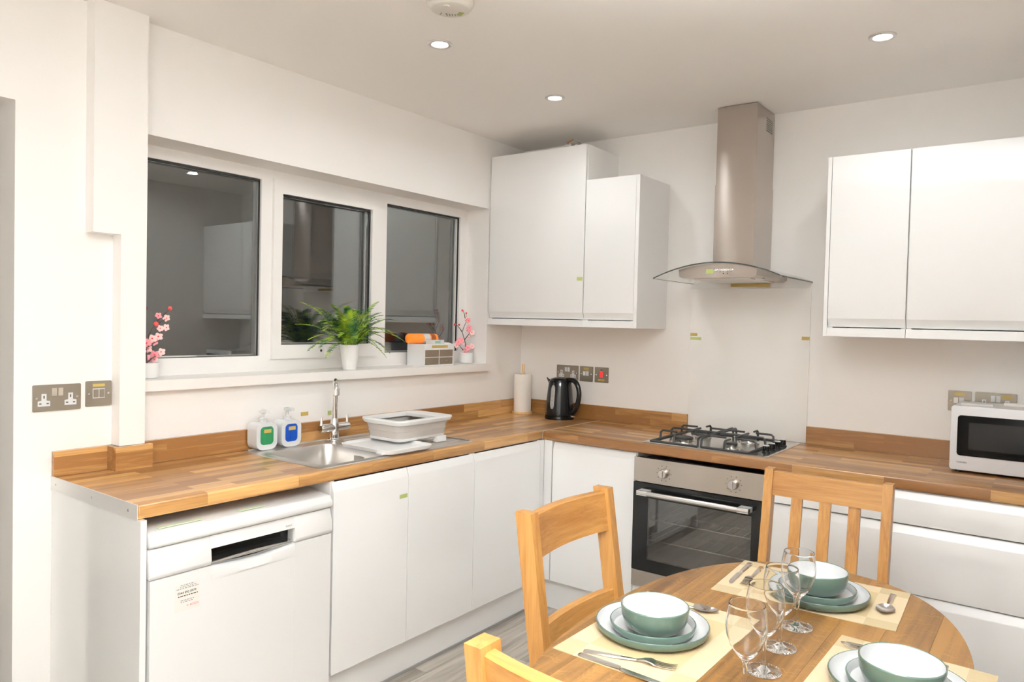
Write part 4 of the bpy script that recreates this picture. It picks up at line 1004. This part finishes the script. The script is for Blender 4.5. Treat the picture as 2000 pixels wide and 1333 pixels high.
# ------------------------------------------------------------------ chairs (built facing +y, origin on the floor below the back posts)
def chair_ladder(lbl):
    t=thing('dining_chair',lbl,'chair',(0,0,0),'oak dining chairs around the table')
    W=.215; pxw=.0165; pyw=.025
    yz=lambda z: .0-(z-.45)*.150 if z>.45 else -.036*(1-z/.45)**1.5
    for s in (-1,1):
        x=s*(W-pxw)
        part('back_post', MB().sweep([(x,yz(z),z) for z in (.0005,.15,.30,.45,.60,.75,.90,.966)],(pxw,0,0),(0,pyw,0),.004), 'oakz', t)
        part('peg', MB().lathe([(.005,0),(.005,.0015),(0,.0015)],(x,yz(.90)+pyw-.0004,.90),12,'y'), 'oaky', t)
    def rail(z0,z1,th,bow):
        n=12; rings=[]
        for k in range(n+1):
            u=-1+2*k/n; x=u*(W-2*pxw+.004); d=-bow*(1-u*u)
            rings.append([(x,yz(z0)+d-th,z0),(x,yz(z0)+d+th,z0),(x,yz(z1)+d+th,z1-.004),(x,yz(z1)+d+th-.005,z1),(x,yz(z1)+d-th+.005,z1),(x,yz(z1)+d-th,z1-.004)])
        return MB().loft(rings)
    part('top_rail', rail(.842,.955,.015,.024), 'oakx', t)
    part('lower_rail', rail(.560,.672,.012,.020), 'oakx', t)
    part('seat', MB().prism([(-W+.005,-.005),(W-.005,-.005),(W+.01,.40),(W-.02,.42),(-W+.02,.42),(-W-.01,.40)],'z',.440,.462,.005), 'oaky', t)
    part('seat_rail', MB().box((-W+.035,.382,.385),(W-.035,.40,.4398)).box((-W+.015,.03,.385),(-W+.035,.37,.4398)).box((W-.035,.03,.385),(W-.015,.37,.4398)).box((-W+.035,-.008,.385),(W-.035,.012,.4398)), 'oakx', t)
    for s in (-1,1): part('front_leg', MB().box((s*(W-.02)-.019,.366,.0005),(s*(W-.02)+.019,.404,.4398),.003), 'oakz', t)
    return t
def chair_slat(lbl):
    t=thing('dining_chair',lbl,'chair',(0,0,0),'oak dining chairs around the table')
    W=.2035; pxw=.0145; pyw=.021
    yz=lambda z: .0-(z-.45)*.150 if z>.45 else -.036*(1-z/.45)**1.5
    for s in (-1,1):
        x=s*(W-pxw); part('back_post', MB().sweep([(x,yz(z),z) for z in (.0005,.15,.30,.45,.60,.75,.90,.966)],(pxw,0,0),(0,pyw,0),.003), 'oakz', t)
    def rail(z0,z1,th):
        return MB().loft([[(x,yz(z0)-th,z0),(x,yz(z0)+th,z0),(x,yz(z1)+th,z1),(x,yz(z1)-th,z1)] for x in (-W+2*pxw-.002,0,W-2*pxw+.002)])
    part('top_rail', rail(.876,.958,.011), 'oakx', t)
    part('lower_rail', rail(.525,.575,.011), 'oakx', t)
    for x in (-.092,0,.092): part('back_slat', MB().sweep([(x,yz(z),z) for z in (.570,.72,.880)],(.0180,0,0),(0,.007,0),.0015), 'oakz', t)
    part('seat', MB().prism([(-W+.005,-.005),(W-.005,-.005),(W+.01,.40),(W-.02,.42),(-W+.02,.42),(-W-.01,.40)],'z',.440,.462,.005), 'oaky', t)
    part('seat_rail', MB().box((-W+.035,.382,.385),(W-.035,.40,.4398)).box((-W+.015,.03,.385),(-W+.035,.37,.4398)).box((W-.035,.03,.385),(W-.015,.37,.4398)).box((-W+.035,-.008,.385),(W-.035,.012,.4398)), 'oakx', t)
    for s in (-1,1): part('front_leg', MB().box((s*(W-.02)-.017,.366,.0005),(s*(W-.02)+.017,.400,.4398),.003), 'oakz', t)
    return t
cA=chair_ladder('oak dining chair with two curved back rails, drawn up between table and sink-side cabinets')
cC=clone(cA,(2.178,-2.722,0),0,'oak dining chair at the near end of the table, only its back top showing')
place(cA,(1.656,-1.926,0),-PI/2)
cB=chair_slat('oak dining chair with three upright back slats, at the table end facing the oven wall')
place(cB,(2.060,-1.128,0),PI)

# ------------------------------------------------------------------ tableware
PZ0=TZ+.0004
def placemat(lbl,x,y,rz):
    t=thing('placemat',lbl,'placemat',(0,0,0),'woven placemats on the dining table')
    part('mat', MB().box((-.220,-.150,0),(.220,.150,.0018),.0005,1), 'mat', t)
    return place(t,(x,y,PZ0),rz)
placemat('woven beige placemat on the long side, in front of the drawn-up ladder-back chair',1.980,-2.148,PI/2-.01)
placemat('woven beige placemat at the table end before the slatted chair',2.168,-1.640,math.radians(2.5))
placemat('woven beige placemat hanging over the table edge by the drawers side',2.446,-2.108,PI/2-.02)
def dish(name,lbl,cat,prof_out,prof_in,grp):
    t=thing(name,lbl,cat,(0,0,0),grp)
    part('glazed_outside', MB().lathe(prof_out,seg=56), 'green', t, 50, label='sage green outside glaze')
    part('glazed_inside', MB().lathe(prof_in,seg=56), 'white', t, 50, label='white inside glaze')
    return t
def plate_profiles(r,h):
    o=[(0,.0),(r*.80,.0),(r*.90,.002),(r*.965,.009),(r,h-.002),(r-.0012,h),(r-.0032,h-.0004)]
    i=[(r-.0032,h-.0004),(r-.0062,h-.006),(r*.90,.0085),(r*.80,.0062),(0,.0055)]
    return o,i
dp=dish('dinner_plate','sage-rimmed white dinner plate under the stack beside the ladder-back chair','plate',*plate_profiles(.128,.024),'dinner plates')
sp_=dish('side_plate','sage-rimmed white side plate in the stack beside the ladder-back chair','plate',*plate_profiles(.0965,.023),'side plates')
bo=[(0,0),(.042,0),(.055,.004),(.067,.016),(.0735,.034),(.0758,.056),(.0755,.058),(.0742,.0592),(.0728,.058)]
bi=[(.0728,.058),(.0700,.034),(.062,.018),(.045,.0075),(0,.005)]
bw_=dish('bowl','sage green bowl, white inside, on the stack beside the ladder-back chair','bowl',bo,bi,'bowls')
SET=[((1.955,-2.152),(0,0),''),((2.190,-1.675),(0,0),''),((2.450,-2.098),(0,0),'')]
z1=PZ0+.0022; z2=z1+.0066; z3=z2+.0066
place(dp,(1.955,-2.150,z1)); place(sp_,(1.960,-2.158,z2+.0001)); place(bw_,(1.970,-2.170,z3))
for (x,y,bx,by,wh) in ((2.190,-1.672,2.190,-1.672,'before the slatted chair'),(2.450,-2.092,2.457,-2.116,'at the table edge by the drawers')):
    clone(dp,(x,y,z1),0,'sage-rimmed white dinner plate under the stack '+wh)
    clone(sp_,((x+bx)/2,(y+by)/2,z2+.0001),0,'sage-rimmed white side plate in the stack '+wh)
    clone(bw_,(bx,by,z3),0,'sage green bowl, white inside, on the stack '+wh)
# cutlery: along +y from handle end (0) to tip
def hprof(t,L0,w0,w1):
    part('handle', MB().loft([[(sx*w*.5,y,z0+zz) for sx,zz in ((-1,0),(1,0),(.7,h),(-.7,h))] for y,w,h,z0 in ((0,w0*.7,.002,.0002),(.006,w0,.003,.0002),(L0*.5,w0*.85,.0034,.0008),(L0,w1,.0026,.003))]), 'cut', t)
def knife(lbl):
    t=thing('table_knife',lbl,'knife',(0,0,0),'table knives'); hprof(t,.10,.017,.011)
    part('blade', MB().prism([(-.0055,.10),(.0055,.10),(.009,.115),(.0095,.17),(.007,.195),(.001,.208),(-.005,.205),(-.0055,.16)],'z',.0006,.0022,.0005,1), 'cut', t); return t
def fork(lbl):
    t=thing('table_fork',lbl,'fork',(0,0,0),'table forks'); hprof(t,.115,.016,.006)
    mb=MB(); 
    mb.loft([[(-w,y,z),(w,y,z),(w*.9,y,z+.002),(-w*.9,y,z+.002)] for y,w,z in ((.113,.003,.003),(.130,.006,.0075),(.143,.0115,.0075),(.153,.012,.004))])
    part('head', mb, 'cut', t)
    for k in range(4):
        x=-.0096+k*.0064
        part('tine', MB().loft([[(x-w,y,z),(x+w,y,z),(x+w,y,z+.0018),(x-w,y,z+.0018)] for y,w,z in ((.151,.0021,.0042),(.170,.0018,.002),(.188,.0014,.0026),(.197,.0006,.005))]), 'cut', t)
    return t
def spoon(lbl):
    t=thing('table_spoon',lbl,'spoon',(0,0,0),'table spoons'); hprof(t,.118,.016,.006)
    mb=MB(); rings=[]; n=10
    for k in range(n+1):
        u=k/n; y=.116+.062*u; w=.0205*math.sin(PI*min(1,(.10+.90*u))**.85)**.75+.0015 if u<1 else .001
        d=.007*math.sin(PI*u); zc=.0035+.004*(u-.5)**2*2
        rings.append([(-w,y,zc+.003),(-w*.5,y,zc+.003-d*.8),(0,y,zc+.003-d),(w*.5,y,zc+.003-d*.8),(w,y,zc+.003),(w*.5,y,zc+.0038-d*.8+.0004),(0,y,zc+.0038-d+.0004),(-w*.5,y,zc+.0038-d*.8+.0004)])
    mb.loft(rings); part('bowl', mb, 'cut', t); return t
cz_=PZ0+.0022
def aim(p,q): return math.atan2(q[1]-p[1],q[0]-p[0])-PI/2
kn=knife('steel table knife at the near edge of the ladder-back chair\'s placemat')
fk=fork('steel table fork between the plates and knife on the ladder-back chair\'s placemat')
spn=spoon('steel table spoon beyond the plates on the ladder-back chair\'s placemat')
def setat(o,p,q): return place(o,(p[0],p[1],cz_),aim(p,q))
def cl(o,p,q,l): return clone(o,(p[0],p[1],cz_),aim(p,q),l)
cl(kn,(1.965,-1.520),(1.985,-1.79),'steel table knife lying along the edge of the slatted chair\'s placemat')
cl(kn,(2.515,-1.916),(2.305,-1.930),'steel table knife behind the bowl at the drawers side of the table')
cl(fk,(2.003,-1.530),(2.018,-1.75),'steel table fork beside the knife on the slatted chair\'s placemat')
cl(fk,(2.515,-1.938),(2.318,-1.946),'steel table fork half hidden behind the bowl at the drawers side')
cl(spn,(2.346,-1.520),(2.352,-1.69),'steel table spoon lying alone on the slatted chair\'s placemat')
setat(kn,(1.888,-2.357),(2.09,-2.366)); setat(fk,(1.888,-2.338),(2.075,-2.290)); setat(spn,(1.862,-1.985),(2.03,-1.952))
# wine glasses
def wine(lbl):
    t=thing('wine_glass',lbl,'wine glass',(0,0,0),'stemmed wine glasses down the middle of the table')
    mb=MB()
    ridged=lambda r,h,k: 1.0
    prof=[(0,.0),(.032,.0),(.0352,.0012),(.035,.0024),(.030,.0040),(.016,.0065),(.0075,.0095),(.0048,.016),(.0040,.030),(.0040,.052),(.0048,.064),(.0085,.072),(.018,.082),(.029,.098),(.0365,.118),(.0385,.134),(.0375,.152),(.0345,.172),(.03365,.1775),(.0335,.1782),(.0331,.1786),(.0326,.1786),(.0322,.1782),(.0321,.1775),(.0330,.172),(.0364,.152),(.0373,.134),(.0353,.118),(.0278,.0985),(.0165,.0835),(.006,.0765),(0,.0752)]
    mb.lathe(prof,seg=48); part('glass', mb, 'wine', t, 60)
    fb=MB()
    for k in range(36):
        a=2*PI*k/36; c,s_=math.cos(a),math.sin(a)
        fb.tube([(.0345*c,.0345*s_,.0026),(.024*c,.024*s_,.0056)],[.0017,.0006],5)
    part('cut_foot_pattern', fb, 'wine', t, 60, kind='stuff')
    return t
g=wine('stemmed wine glass in the row of four, closest to the slatted chair')
GL=[(2.206,-1.905,'stemmed wine glass in the row of four, closest to the slatted chair'),(2.209,-2.045,'stemmed wine glass, second of the row of four from the slatted chair'),(2.217,-2.178,'stemmed wine glass, third of the row of four from the slatted chair'),(2.222,-2.305,'stemmed wine glass, last of the row of four from the slatted chair')]
for x,y,l in GL[1:]: clone(g,(x,y,TZ+.0004),0,l)
place(g,(GL[0][0],GL[0][1],TZ+.0004))
